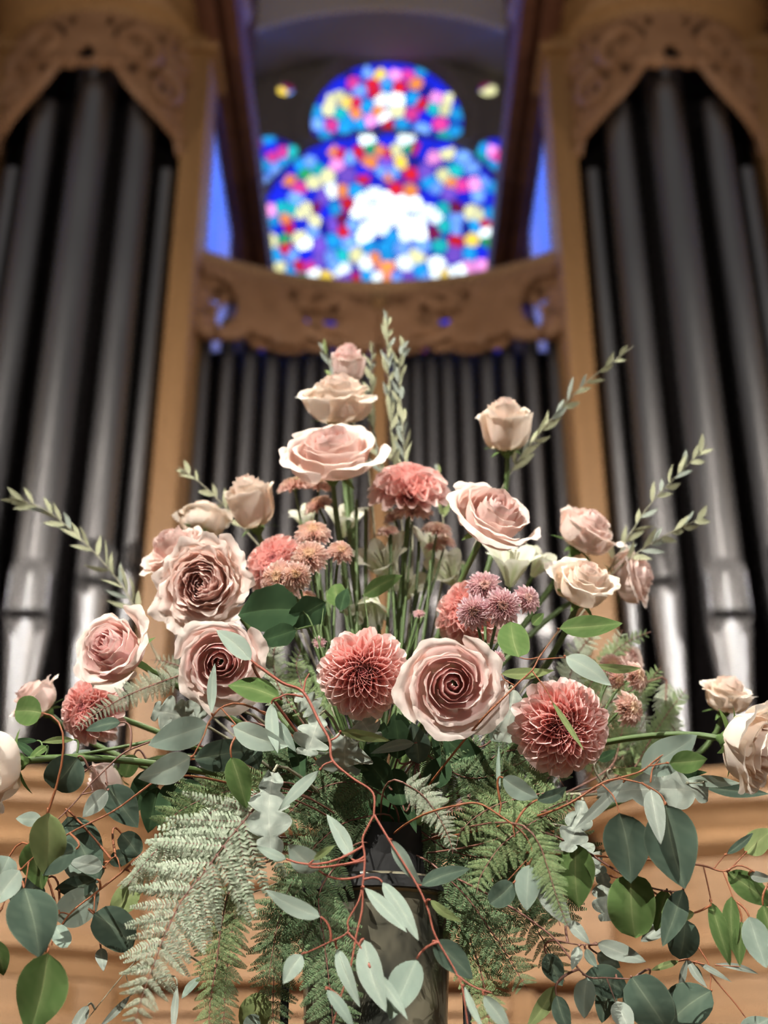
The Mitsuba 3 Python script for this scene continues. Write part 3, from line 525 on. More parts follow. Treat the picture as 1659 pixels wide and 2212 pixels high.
# ---- leaves
LC = {'g': ((.235, .305, .25), (.42, .49, .40)), 'l': ((.33, .41, .34), (.52, .58, .47)), 'd': ((.072, .108, .080), (.22, .27, .19)), 'v': ((.10, .17, .055), (.30, .36, .16)), 'o': ((.21, .27, .11), (.38, .42, .20)), 'b': ((.30, .38, .36), (.50, .56, .52)),  # d is the grey-green leaf with its shade mixed into the colour
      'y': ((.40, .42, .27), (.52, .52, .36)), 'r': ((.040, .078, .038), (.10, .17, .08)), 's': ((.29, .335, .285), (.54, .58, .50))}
LEAF = {'g': 'grey_green_leaf', 'l': 'pale_leaf', 'd': 'shaded_leaf', 'v': 'green_leaf', 'o': 'olive_leaf', 'b': 'blue_leaf', 'y': 'yellow_leaf', 'r': 'glossy_leaf', 's': 'silver_leaf'}
for _c, _n in LEAF.items(): tissue(_n, [[np.asarray(q) * f for q in LC[_c]] for f in (.9, 1, 1.1)], roughness=.48, diff_trans=.42, eta=1.4)
tissue('felt_leaf', [[np.asarray(q) * f for q in LC['s']] for f in (.9, 1, 1.1)], roughness=.8, diff_trans=.25, eta=1.3, sheen=1.0)
UL = np.array([-1, -.93, -.65, -.35, -.05, 0, .05, .35, .65, .93, 1])
def leafgeo(B, Tp, w, kind='e', roll=0., bend=.06, rng=None, col='g', fold=.10, nv=13):
    ax = Tp - B; L = np.linalg.norm(ax); ax = ax / L; mid = (B + Tp) / 2; z = nrm(CAM - mid); z = nrm(z - (z @ ax) * ax); y = np.cross(z, ax)
    c, s = math.cos(roll), math.sin(roll); y, z = c * y + s * z, c * z - s * y
    v = np.linspace(0, 1, nv)[:, None]; u = UL[None, :]
    if kind == 'e': pr = np.sin(np.pi * np.clip(v, 0, 1) ** .80) ** .80 * (1 - .12 * v)
    elif kind == 'r': pr = np.sqrt(np.clip(1 - (2 * v ** .92 - 1) ** 2, 0, 1)) 
    elif kind == 'l': pr = np.sin(np.pi * np.clip(v, 0, 1) ** .9) ** .95
    elif kind == 'm':      # lobed, felted
        env = (.25 + .75 * np.sin(np.pi * np.clip(v * .92 + .04, 0, 1) ** 1.35)) ** .9; pr = env * (.42 + .58 * np.abs(np.sin(v * np.pi * 3.5 + .15)) ** .55)
    elif kind == 't':      # toothed rose leaf
        pr = np.sin(np.pi * np.clip(v, 0, 1) ** .75) ** .75 * (1 + .05 * np.sign(np.sin(v * 60)))
    ph = rng.uniform(0, 6.28, 3)
    Z = bend * np.sin(np.pi * v) * L + fold * np.abs(u) * w * .5 * pr + .035 * w * np.sin(7 * v + ph[0]) * u + (.13 * w * np.sin(11 * v + ph[1] + 2 * u) * u ** 2 + .05 * w * np.sin(22 * v + ph[2]) * u ** 2 if kind == 'm' else .02 * w * np.sin(11 * v + ph[2]) * u ** 2)
    sw = .04 * L * np.sin(np.pi * v) * math.sin(ph[1])
    P = B + (v * L)[..., None] * ax + (u * pr * w / 2 + sw)[..., None] * y + Z[..., None] * z
    b0, b1 = (np.asarray(q) * rng.uniform(.92, 1.08) for q in LC[col]); k = (np.exp(-(u / .05) ** 2) * (1 - .5 * v) * .9 + sst(.92, 1, np.abs(u)) * .35 + ((.45 if kind == 'm' else .12) * (np.abs(np.sin((11 if kind == 'm' else 14) * v - 5 * np.abs(u))) ** 12)))[..., None]
    C = b0 * (1 - np.clip(k, 0, 1)) + b1 * np.clip(k, 0, 1)
    return P.reshape(-1, 3), grid_faces(nv, len(UL)), C.reshape(-1, 3)
def leafply(*a, mat=None, **k):
    v, f, c = leafgeo(*a, **k); mat = mat or LEAF[a[7]]; return cply((v, f), mat, c)
def px3(q, Y): return at(q[0], q[1], q[2] if len(q) > 2 else Y)
def branch(label, Y, stems, leaves, mat='stem_red', name='eucalyptus_branch', cat='eucalyptus', seed=0, r=2.2, group=None, root=True, kind='e'):
    """stems: polylines of (x, y[, Y]); leaves: (base x, y, tip x, y, width, colour, dY of the tip towards the camera, roll)."""
    rng = np.random.default_rng(seed); k = thing(name, label, cat, group); tubes, nodes = [], []
    for i, st in enumerate(stems):
        p = smooth_line([px3(q, Y) for q in st], 5); m = mpp(st[0][1], Y); r0 = (r if i == 0 else r * .72) * m; tubes.append(tube(p, r0, r0 * .6, 6)); nodes.append(p)
    if root and nodes:
        t = np.linspace(0, 1, 12)[:, None]; s0 = nodes[0][0]; d = nrm(nodes[0][0] - nodes[0][3]); c1 = s0 + d * .04; tubes.append(tube((1 - t) ** 2 * s0 + 2 * t * (1 - t) * c1 + t * t * (FOOT + [0, .0, .01]), r * mpp(1600, Y), r * mpp(1600, Y), 6))
    allp = np.vstack(nodes) if nodes else np.zeros((0, 3)); parts = []
    for lf in leaves:
        bx_, by_, tx_, ty_, w, col = lf[:6]; dz = lf[6] if len(lf) > 6 else rng.uniform(-.012, .022); roll = lf[7] if len(lf) > 7 else rng.uniform(-.35, .35); yo = lf[8] if len(lf) > 8 else rng.uniform(-.008, .008)
        B, Tp = at(bx_, by_, Y + yo), at(tx_, ty_, Y + yo - dz)
        if len(allp):
            j = np.argmin(np.linalg.norm(allp - B, axis=1)); D = np.linalg.norm(allp[j] - B)
            if .002 < D < .09:
                t = np.linspace(0, 1, 8)[:, None]; c1 = B - nrm(Tp - B) * D * .5; tubes.append(tube((1 - t) ** 2 * allp[j] + 2 * t * (1 - t) * c1 + t * t * B, .0011, .0008, 5))
        lk = kind if kind != 'e' else ('r' if w > .72 * math.hypot(tx_ - bx_, ty_ - by_) else 'e' if w > .24 * math.hypot(tx_ - bx_, ty_ - by_) else 'l')
        parts.append((B, Tp, w * mpp(by_, Y), lk, roll, col))
    if tubes: put(k, 'stem', mikit.ply(join(tubes), mat, smooth=True))
    for B, Tp, w, lk, roll, col in parts: put(k, 'leaf', leafply(B, Tp, w, lk, roll, rng.uniform(-.05, .10), rng, col, fold=rng.uniform(.0, .22)))
    return k
# ---- ferns
def pinna_mesh(n, cols, teeth=True, seed=0, droop=.25, wid=.20):
    rng = np.random.default_rng(seed); V, Fc, C = [], [], []; o = 0
    def add(v, f, c):
        nonlocal o
        V.append(v); Fc.append(np.asarray(f) + o); C.append(np.tile(c, (len(v), 1))); o += len(v)
    xs = np.linspace(0, 1, 8); add(np.array([[x, s * .012 * (1.05 - x), .012 - droop * x * x] for x in xs for s in (-1, 1)]), [t for i in range(7) for t in ((2 * i, 2 * i + 1, 2 * i + 3), (2 * i, 2 * i + 3, 2 * i + 2))], cols[2])
    for i in range(n):
        x = .04 + .94 * i / n; l = wid * (1 - x) ** .75 * (.65 + .35 * min(1, x * 6)) + .012; sp = .50 / n
        for s in (-1, 1):
            a = 1.12 + rng.uniform(-.15, .15); up = rng.uniform(-.35, .55); z0 = -droop * x * x
            out = [(0, -.45), (.25, -.62), (.45, -.50), (.52, -.62), (.75, -.42), (.80, -.48), (1.0, 0), (.80, .48), (.75, .42), (.52, .60), (.45, .50), (.25, .62), (0, .45)]
            pts = [(.5, 0)] + out
            w = []
            for (p, q) in pts:
                pl = p * l; ql = q * sp * (1.25 if teeth else 1.0)
                w.append((x + math.cos(a) * pl + math.sin(a) * ql * .9 + .0, s * (math.sin(a) * pl - math.cos(a) * ql), z0 + .02 + up * pl * (1 if p < .6 else .5) + (.10 * sp if p == .5 and q == 0 else 0) - .5 * pl * pl / max(wid, .1)))
            k = len(pts) - 1; add(np.array(w), [(0, j + 1, (j + 1) % k + 1) if s > 0 else (0, (j + 1) % k + 1, j + 1) for j in range(k)], np.asarray(lerp(cols[0], cols[1], rng.uniform(0, 1))))
    return np.vstack(V), np.vstack(Fc), np.vstack(C)
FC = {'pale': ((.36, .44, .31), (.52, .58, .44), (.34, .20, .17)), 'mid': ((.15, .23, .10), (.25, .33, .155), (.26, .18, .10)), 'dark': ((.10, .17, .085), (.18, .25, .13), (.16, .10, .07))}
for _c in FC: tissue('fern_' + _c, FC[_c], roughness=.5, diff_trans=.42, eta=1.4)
PIN = {c: [cply((v, f), 'fern_' + c, col, False) for v, f, col in [pinna_mesh(n, FC[c], seed=sd, droop=dr_, wid=w_) for n, sd, dr_, w_ in ((19, 1, .26, .19), (21, 2, .12, .17), (17, 3, .36, .21))]] for c in FC}
def fern(label, pts, Y, length, tone='pale', n=14, angle=62, seed=0, taper=1.0, group=None, root=None, both=(1, 1), dirs=None, cat='fern', drop_=0.0):
    """pts: rachis from its root to its tip; length: the longest pinna in pixels; angle: of the pinnae to the rachis; dirs: fixed image directions of the pinnae on each side."""
    rng = np.random.default_rng(seed); k = thing('fern_frond', label, cat, group); p = smooth_line([px3(q, Y) for q in pts], 8); m = mpp(pts[0][1], Y)
    d = np.r_[0, np.cumsum(np.linalg.norm(np.diff(p, axis=0), axis=1))]; d /= d[-1]
    tube_thing(k, 'rachis', p, 2.2 * m, .8 * m, 'stem_brown', 5)
    for i in range(n):
        t = .05 + .93 * (i / n) ** .95
        q = np.array([np.interp(t, d, p[:, j]) for j in range(3)]); q2 = np.array([np.interp(min(1, t + .02), d, p[:, j]) for j in range(3)]); tg = nrm(q2 - np.array([np.interp(max(0, t - .02), d, p[:, j]) for j in range(3)]))
        view = nrm(CAM - q); nz = nrm(view - (view @ tg) * tg); sd = np.cross(nz, tg)
        l = length * m * ((1 - t) ** taper * (.75 + .25 * min(1, t * 5)) + .10) * rng.uniform(.88, 1.1)
        for si, s in enumerate((1, -1)):
            if not both[si]: continue
            a = math.radians(angle + rng.uniform(-9, 9)); X = nrm(tg * math.cos(a) + s * sd * math.sin(a))
            if dirs is not None and dirs[si] is not None: X = nrm(facing(dirs[si]) + .35 * X + rng.uniform(-.12, .12, 3))
            X = nrm(X + drop_ * np.array([0, 0, -1.0]))
            N = nrm(nz + rng.uniform(-.35, .35, 3)); N = nrm(N - (N @ X) * X); Yv = np.cross(N, X)
            w = l * (1.0 if l > 45 * m else 1.25)
            put(k, 'pinna', {**PIN[tone][rng.integers(3)], 'to_world': mat4(X * l, Yv * w, N * l, q + N * .0006 * s)})
    if root is not False:
        t = np.linspace(0, 1, 8)[:, None]; R0 = FOOT if root is None else root; c1 = p[0] + nrm(p[0] - p[4]) * .03; tube_thing(k, 'stalk', (1 - t) ** 2 * p[0] + 2 * t * (1 - t) * c1 + t * t * R0, 2.2 * m, 2.4 * m, 'stem_brown', 5)
def miller(label, bx_, by_, tx_, ty_, w, Y, dz=.01, roll=0., seed=0, bend=.08):
    rng = np.random.default_rng(seed + 77); k = thing('dusty_miller_leaf', label, 'leaf', 'dusty miller leaves'); B, Tp = at(bx_, by_, Y), at(tx_, ty_, Y - dz)
    put(k, 'blade', leafply(B, Tp, w * mpp(by_, Y), 'm', roll, bend, rng, 's', fold=.05, nv=33, mat='felt_leaf'))
    t = np.linspace(0, 1, 7)[:, None]; c1 = B - nrm(Tp - B) * .03; tube_thing(k, 'stalk', (1 - t) ** 2 * B + 2 * t * (1 - t) * c1 + t * t * FOOT, .0013, .0018, 'stem_olive', 5)
def olive(label, pts, Y, seed=0, n=11, L=78, w=12, col='y', spread=28, r=2.2):
    rng = np.random.default_rng(seed); m = mpp(pts[0][1], Y); k = thing('olive_sprig', label, 'olive sprig', 'olive sprigs'); p = smooth_line([px3(q, Y) for q in pts], 8); d = np.linspace(0, 1, len(p)); lv = []
    for i in range(n):
        t = .18 + .80 * i / n
        for s in (1, -1):
            if rng.uniform() < .12: continue
            q = np.array([np.interp(t + s * .015, d, p[:, j]) for j in range(3)]); i0 = int(np.clip(t * (len(p) - 1), 1, len(p) - 2)); tg = nrm(p[i0 + 1] - p[i0 - 1]); view = nrm(CAM - q); nz = nrm(view - (view @ tg) * tg); sd = np.cross(nz, tg)
            a = math.radians(spread + rng.uniform(-14, 14)); X = nrm(tg * math.cos(a) + s * sd * math.sin(a) + nz * rng.uniform(-.4, .4)); l = L * m * rng.uniform(.75, 1.1) * (1 - .35 * t)
            lv.append((q, q + X * l, w * m * rng.uniform(.8, 1.15), rng.uniform(-1.0, 1.0)))
    tube_thing(k, 'stem', p, r * m, 1.0 * m, 'stem_olive', 5)
    for B, Tp, ww, ro in lv: put(k, 'leaf', leafply(B, Tp, ww, 'l', ro, rng.uniform(-.04, .10), rng, col if rng.uniform() < .7 else 's', fold=.1, nv=9))
    t = np.linspace(0, 1, 10)[:, None]; s0 = p[0]; c1 = s0 + nrm(p[0] - p[6]) * .06; tube_thing(k, 'stalk', (1 - t) ** 2 * s0 + 2 * t * (1 - t) * c1 + t * t * FOOT, r * m, r * m, 'stem_olive', 5)
# ---------------------------------------------------------------- vase and stand
vx, vy = at(812, 2050, 1.235)[0], 1.235
zr = at(812, 1925, 1.235)[2]; zb = CZ - .10; rv = .068
k = thing('vase', 'tapered mottled metal vase under the flowers on an iron stand', 'vase')
put(k, 'body', mikit.ply(lathe([(0, zb), (rv * .80, zb), (rv * .82, zb + .01), (rv * .84, zb + .08), (rv * .92, zr - .10), (rv * .99, zr - .02), (rv * 1.0, zr), (rv * .93, zr), (rv * .90, zr - .03), (0, zr - .035)], 48, (vx, vy)), 'vase_metal', smooth=40))
put(k, 'rim', mikit.ply(lathe([(rv * .99, zr - .012), (rv * 1.04, zr - .010), (rv * 1.05, zr), (rv * 1.02, zr + .004), (rv * .96, zr + .002), (rv * .95, zr - .012)], 48, (vx, vy)), 'vase_metal', smooth=40))
k = thing('liner', 'dark round liner holding the stems above the vase rim', 'flower liner')
zl = at(830, 1805, 1.235)[2]
put(k, 'tub', mikit.ply(lathe([(0, zr - .03), (rv * .72, zr - .03), (rv * .80, zl), (rv * .77, zl), (rv * .70, zl - .03), (0, zl - .03)], 40, (vx, vy)), 'iron', smooth=40))
k = thing('floral_foam', 'dark green block of floral foam in the liner', 'floral foam')
m = trimesh.creation.box((rv * .8, rv * .8, .075)); m.apply_translation((vx, vy, zl + .008)); put(k, 'block', mikit.ply(tm(m), 'foam_green'))
k = thing('vase_stand', 'black iron stand with upright bars around the vase', 'stand')
put(k, 'ring', mikit.ply(lathe([(rv * 1.10, zr - .010), (rv * 1.16, zr - .010), (rv * 1.16, zr + .000), (rv * 1.10, zr + .000), (rv * 1.10, zr - .010)], 48, (vx, vy)), 'iron', smooth=30))
for i in range(3):
    a = math.radians((3, 177, 90)[i]); x, y = vx + rv * 1.17 * math.cos(a), vy + rv * 1.17 * math.sin(a); put(k, 'leg', mikit.ply(bx(x - .0035, x + .0035, y - .0035, y + .0035, CZ - .105, zr, .001), 'iron'))
k = thing('pedestal', 'square wooden pedestal under the vase stand', 'pedestal')
put(k, 'shaft', mikit.ply(bx(vx - .12, vx + .12, vy - .12, vy + .12, .06, CZ - .135, .006), 'oak')); put(k, 'top', mikit.ply(bx(vx - .15, vx + .15, vy - .15, vy + .15, CZ - .135, CZ - .105, .006), 'oak')); put(k, 'base', mikit.ply(bx(vx - .15, vx + .15, vy - .15, vy + .15, 0, .06, .006), 'oak'))
# ---------------------------------------------------------------- roses
rose('dusky pink rose with cream outer petals facing forward beside the coral chrysanthemum', 976, 1478, 112, (.03, .10, 1), 1.08, 'open', DUSK, 14, True, calm=.4)
rose('wide open pink rose with a tight spiral heart, grey leaf across it', 478, 1428, 100, (.02, .02, 1), 1.10, 'open', DUSK, 23, True, calm=.6)
rose('pink rose turned up to the left on a green stem before the organ pipes', 246, 1402, 90, (-.42, .42, .8), 1.15, 'half', DUSK, 31, True)
rose('full-blown ruffled pink rose behind the spiral-hearted one', 442, 1262, 104, (-.12, .10, 1), 1.20, 'full', BLUSH, 42, True)
rose('peach-pink rose half hidden behind the ruffled rose', 382, 1190, 80, (-.45, .75, .30), 1.29, 'half', BLUSH, 53)
rose('cream rose seen from behind, above the half-hidden peach rose', 440, 1120, 58, (.1, .85, -.35), 1.38, 'half', CREAM, 64)
rose('peach rose bud leaning left above the coral bloom on the left', 540, 1083, 60, (-.25, .95, .10), 1.30, 'bud', CREAM, 75)
rose('large open pink rose facing upward under the stacked buds', 716, 990, 116, (-.04, .88, .45), 1.25, 'open', BLUSH, 86, True)
rose('cream-pink rose seen from the side, directly above the large open rose', 732, 862, 84, (-.05, .97, .20), 1.32, 'half', CREAM, 97)
rose('small mauve rosebud at the very top of the bouquet', 752, 785, 42, (.05, .97, .20), 1.38, 'bud', DUSK, 108)
rose('pale pink rosebud standing alone against the slim organ pipes', 1092, 915, 58, (-.08, .96, .28), 1.30, 'bud', CREAM, 119)
rose('big pink rose on a leaning stem, facing up to the right', 1062, 1122, 104, (.36, .76, .55), 1.20, 'open', BLUSH, 120, True)
rose('pink rose leaning right behind the cream rose', 1268, 1145, 72, (.45, .80, .25), 1.33, 'half', BLUSH, 131)
rose('cream rose opening upward above the broad green leaf', 1262, 1258, 76, (.22, .85, .40), 1.22, 'half', CREAM, 142, True)
rose('peach rose turned away to the right beside the olive sprig', 1368, 1246, 66, (.80, .25, .30), 1.36, 'half', BLUSH, 153)
rose('blurred peach rose behind the cream rose at the right edge', 1572, 1500, 58, (.15, .85, .15), 1.34, 'half', CREAM, 164)
rose('large cream rose cut by the right edge', 1630, 1612, 96, (.75, -.10, .65), 1.10, 'half', CREAM, 175, True)
rose('pale pink rose behind the round leaf at the far left', 74, 1512, 62, (-.55, .55, .10), 1.30, 'half', BLUSH, 186)
rose('large cream rose cut by the left edge', -18, 1655, 92, (-.80, -.05, .55), 1.08, 'half', CREAM, 197, True)
rose('small pink rose hanging below the green stem on the left', 226, 1688, 56, (-.55, -.30, .25), 1.30, 'half', BLUSH, 208)
rose('small pink rose deep behind the fern on the right', 1352, 1425, 42, (.4, .4, .5), 1.42, 'half', BLUSH, 219)
# ---------------------------------------------------------------- chrysanthemums
mum('large coral chrysanthemum in the middle, left of the dusky rose', 785, 1452, 104, (-.02, .22, 1), 1.10, 1, 165)
mum('large coral chrysanthemum low on the right under the grey leaf', 1218, 1572, 112, (.10, .12, 1), 1.10, 2, 165)
mum('coral chrysanthemum behind the rose at the far left', 190, 1530, 82, (-.35, .25, .75), 1.23, 3, 150)
mum('coral chrysanthemum seen from the side behind the large open rose', 884, 1050, 96, (.02, .92, .38), 1.30, 4, 150, 96)
mum('coral chrysanthemum behind the ruffled rose and the peach buttons', 596, 1215, 78, (-.25, .45, .75), 1.28, 5, 150)
mum('coral chrysanthemum behind the mauve buttons, above the dusky rose', 1010, 1322, 84, (-.35, .30, .7), 1.23, 6, 150)
spray('stem of peach button chrysanthemums between the ruffled rose and the tall stems', [(676, 1150, 42, (0, .75, .6), .03), (668, 1200, 44, (-.1, .55, .8), 0), (736, 1190, 32, (.2, .6, .7), .0), (602, 1246, 44, (-.3, .3, .85), -.01), (640, 1243, 36, (0, .3, .9), -.02), (664, 1290, 22, (0, .5, .6), .03)], 1.21, 'peach', (720, 1500, 1.23), 1)
spray('stem of flat peach button chrysanthemums under the large open rose', [(634, 1046, 40, (-.2, .95, .1), 0), (690, 1048, 32, (.1, .95, .1), .01), (686, 1088, 36, (-.4, .85, .2), 0)], 1.31, 'peach', (700, 1450, 1.28), 2, False)
spray('stem of peach button chrysanthemums behind the middle, seen from the side', [(892, 1098, 46, (.05, .93, .3), 0), (850, 1115, 26, (-.3, .8, .2), .02), (838, 1146, 27, (-.1, .95, .15), 0), (945, 1142, 36, (.15, .95, .2), .01), (962, 1168, 26, (.2, .9, .2), .03), (938, 1180, 24, (0, .9, .2), .03)], 1.30, 'peach', (860, 1480, 1.27), 3, False)
spray('cluster of mauve button chrysanthemums with yellow eyes above the dusky rose', [(1047, 1268, 42, (-.05, .45, .9), 0), (1084, 1310, 45, (.05, .25, 1), -.02), (1024, 1322, 41, (-.15, .1, 1), -.01), (1138, 1294, 35, (.35, .4, .8), .0), (1076, 1421, 18, (.2, .2, 1), -.02)], 1.15, 'pink', (1050, 1440, 1.17), 4, True, 92)
spray('stem of peach button chrysanthemums at the right of the low coral bloom', [(1322, 1436, 30, (.1, .45, .8), .02), (1376, 1460, 36, (.7, .35, .6), 0), (1362, 1530, 42, (.6, .25, .7), -.01), (1332, 1468, 24, (.3, -.1, .9), .0)], 1.24, 'peach', (1260, 1640, 1.25), 5, False)
spray('tiny half-open mauve button among the stems left of the middle bloom', [(690, 1390, 19, (0, .6, .7), 0)], 1.2, 'pink', (720, 1520, 1.22), 6, False, 70)
spray('tiny pale button bud among the stems above the dusky rose', [(905, 1327, 16, (0, .8, .5), 0)], 1.25, 'pink', (880, 1500, 1.25), 7, False, 80)
for i, (x, y, h, f, Y, l) in enumerate(((826, 1215, 56, (-.3, .75, .5), 1.33, 'white Peruvian lily among the stems in the centre'), (1108, 1218, 58, (.1, .9, .3), 1.33, 'white Peruvian lily under the big leaning rose'), (800, 1310, 46, (-.1, -.6, .6), 1.31, 'greenish white lily nodding over the green leaf in the middle'),
        (968, 1235, 48, (-.3, .6, .6), 1.36, 'white Peruvian lily behind the peach buttons'), (1166, 1215, 40, (.4, .8, .2), 1.35, 'white Peruvian lily bud right of the leaning stem'), (744, 1125, 42, (.1, .9, .3), 1.38, 'pale lily just right of the large rose stem'), (660, 1120, 34, (-.2, .8, .3), 1.40, 'pale lily behind the upper peach buttons'),
        (930, 1175, 40, (.2, .8, .4), 1.38, 'white lily between the side-on coral bloom and the dusky rose'), (880, 1270, 40, (.1, .6, .6), 1.36, 'white lily low among the thin central stems'))):
    lily(l, x, y, h, f, Y, i)
# thin bare stems in the middle
for i, (x, y, Y) in enumerate(((705, 1210, 1.27), (770, 1080, 1.30), (790, 1100, 1.33), (845, 1150, 1.31), (905, 1170, 1.33), (930, 1210, 1.29), (870, 1240, 1.33), (690, 1240, 1.25), (750, 1250, 1.3), (1000, 1220, 1.3))):
    k = thing('flower_stem', 'thin green stem rising in the middle of the bouquet', 'stem', 'bare stems in the middle of the bouquet'); tube_thing(k, 'stalk', stem_path(at(x, y, Y), nrm([0, 0, 1]), FOOT + [(i - 5) * .006, 0, 0], .15), .0018, .0024, 'stem_green')
# ---------------------------------------------------------------- eucalyptus
branch('long red eucalyptus twig running from the spiral-hearted rose down the front of the vase', 1.05,
       [[(560, 1440), (610, 1475), (655, 1495), (690, 1560), (712, 1600), (718, 1642), (760, 1680), (805, 1712), (808, 1760)], [(808, 1760), (790, 1795), (783, 1815), (788, 1850), (785, 1900), (775, 1945), (752, 1988), (750, 2015), (705, 2038), (662, 2058)],
        [(783, 1915), (783, 1960), (770, 2020), (757, 2090), (740, 2140), (716, 2225)], [(808, 1760), (850, 1830), (900, 1910), (925, 1965), (940, 2020), (985, 2100), (1000, 2140), (1012, 2225)], [(985, 2105), (1020, 2130), (1062, 2145)], [(655, 1495), (660, 1470), (668, 1455)], [(655, 1505), (620, 1500), (600, 1508)], [(752, 2015), (770, 2035), (800, 2075)], [(718, 1645), (700, 1652), (690, 1664)], [(712, 1600), (728, 1592), (737, 1580)]],
       [(542, 1426, 467, 1361, 46, 'l', .0, .2), (605, 1510, 492, 1480, 58, 'v', -.015, .3), (587, 1520, 600, 1628, 32, 'l', .012), (737, 1580, 843, 1600, 28, 'o', .0, .5), (690, 1664, 600, 1752, 27, 'l', .01), (760, 1855, 705, 1758, 36, 'l', -.01), (688, 1880, 622, 1824, 62, 'l', .008), (618, 1856, 553, 1828, 24, 'l', .0), (677, 1858, 723, 1826, 17, 'o', 0.), (692, 1981, 573, 1922, 40, 'l', .01), (787, 1917, 880, 2015, 32, 'l', .012), (826, 1906, 905, 2033, 38, 'l', .012), (652, 2062, 612, 2126, 42, 'l', .008), (728, 2050, 778, 2176, 36, 'l', .01), (786, 2030, 836, 2188, 58, 'l', .012), (800, 2090, 882, 2205, 24, 'l', .01),
        (900, 2072, 842, 2205, 78, 'g', .006), (936, 2035, 1022, 2116, 62, 'd', -.012), (846, 1815, 912, 1913, 38, 'g', .0, .6), (910, 1912, 1016, 1876, 42, 'd', -.012, -.4), (930, 1945, 998, 1991, 22, 'o', 0.), (706, 2138, 766, 2225, 28, 'g'), (1003, 2130, 1045, 2225, 18, 'l'), (1045, 2150, 1105, 2235, 36, 'l')], 'stem_crimson', seed=1, r=3.6)
branch('eucalyptus twig with two broad grey leaves below the spiral-hearted rose', 1.06, [[(485, 1525), (470, 1535), (450, 1562), (440, 1590), (418, 1632)], [(478, 1530), (505, 1560), (520, 1580)], [(560, 1535), (590, 1545), (600, 1560)]],
       [(457, 1540, 464, 1433, 24, 'l', .0, .4), (450, 1566, 320, 1610, 74, 'g', .006), (412, 1636, 297, 1682, 68, 'l', .01), (420, 1640, 558, 1618, 78, 'd', -.02, .3, .02), (503, 1570, 624, 1612, 58, 'l', .006), (500, 1636, 532, 1746, 62, 'v', -.02), (602, 1560, 640, 1625, 26, 'g', .0)], seed=2, r=2.6)
branch('eucalyptus twig with green leaves right of the dusky rose', 1.07, [[(1072, 1522), (1095, 1500), (1120, 1475), (1150, 1447), (1165, 1420), (1190, 1385), (1208, 1360)], [(1150, 1450), (1180, 1490), (1195, 1520)], [(1165, 1425), (1195, 1422), (1222, 1420)], [(1165, 1420), (1140, 1424), (1122, 1420)], [(1110, 1480), (1090, 1468), (1083, 1456)]],
       [(1208, 1358, 1346, 1346, 52, 'v', -.012), (1121, 1420, 1104, 1343, 70, 'v', -.012), (1083, 1455, 1197, 1448, 28, 'o', -.01), (1222, 1418, 1321, 1482, 46, 'l', .008), (1284, 1436, 1385, 1443, 20, 'o', -.01), (1190, 1512, 1262, 1622, 13, 'o', .0)], seed=3, r=2.6)
branch('short red eucalyptus twig with a needle leaf below the dusky rose', 1.07, [[(975, 1742), (1030, 1735), (1080, 1762), (1130, 1800), (1150, 1840), (1140, 1870), (1115, 1900)], [(1078, 1760), (1082, 1740), (1080, 1728)], [(1108, 1782), (1112, 1808)], [(1148, 1850), (1130, 1866), (1090, 1910)]],
       [(1080, 1730, 1078, 1608, 10, 'g', .0), (1087, 1680, 1163, 1724, 50, 'g', .004), (1108, 1908, 1058, 1952, 52, 'd', -.01), (1142, 1868, 1138, 1968, 60, 'g', -.004), (1163, 1893, 1236, 2006, 54, 's', .012), (1160, 1728, 1225, 1700, 30, 'd', -.01)], 'stem_red', seed=4, r=2.6)
branch('eucalyptus branch with large drooping leaves on the right', 1.07, [[(1245, 1727), (1300, 1692), (1340, 1680), (1385, 1666), (1412, 1645), (1432, 1630)], [(1340, 1682), (1385, 1692), (1405, 1706)], [(1400, 1655), (1440, 1648)], [(1300, 1694), (1325, 1720), (1338, 1755)], [(1385, 1690), (1425, 1715), (1440, 1740)], [(1405, 1690), (1410, 1660), (1425, 1640)]],
       [(1385, 1665, 1506, 1588, 80, 'g', .006), (1445, 1648, 1528, 1640, 52, 'v', -.014), (1406, 1706, 1428, 1824, 48, 's', .012), (1338, 1756, 1363, 1908, 106, 'd', -.022, .0), (1438, 1738, 1480, 1920, 120, 'd', -.016, .0), (1346, 1690, 1238, 1794, 28, 's', .01)], seed=5, r=2.8)
branch('eucalyptus twig with green backlit leaves under the drooping leaves', 1.10, [[(1180, 1800), (1250, 1830), (1330, 1880), (1390, 1912), (1440, 1925), (1476, 1925)], [(1340, 1885), (1365, 1895)], [(1250, 1828), (1246, 1840)]],
       [(1245, 1822, 1250, 1962, 90, 'v', -.02), (1363, 1886, 1372, 2026, 104, 'v', -.02), (1440, 1922, 1416, 2012, 46, 'v', -.014), (1475, 1921, 1431, 2045, 56, 'd', -.01), (1480, 1985, 1468, 2072, 70, 'd', -.014, 0, .03), (1430, 1995, 1384, 2034, 42, 's', .01, 0, .05)], 'stem_brown', seed=6, r=2.8)
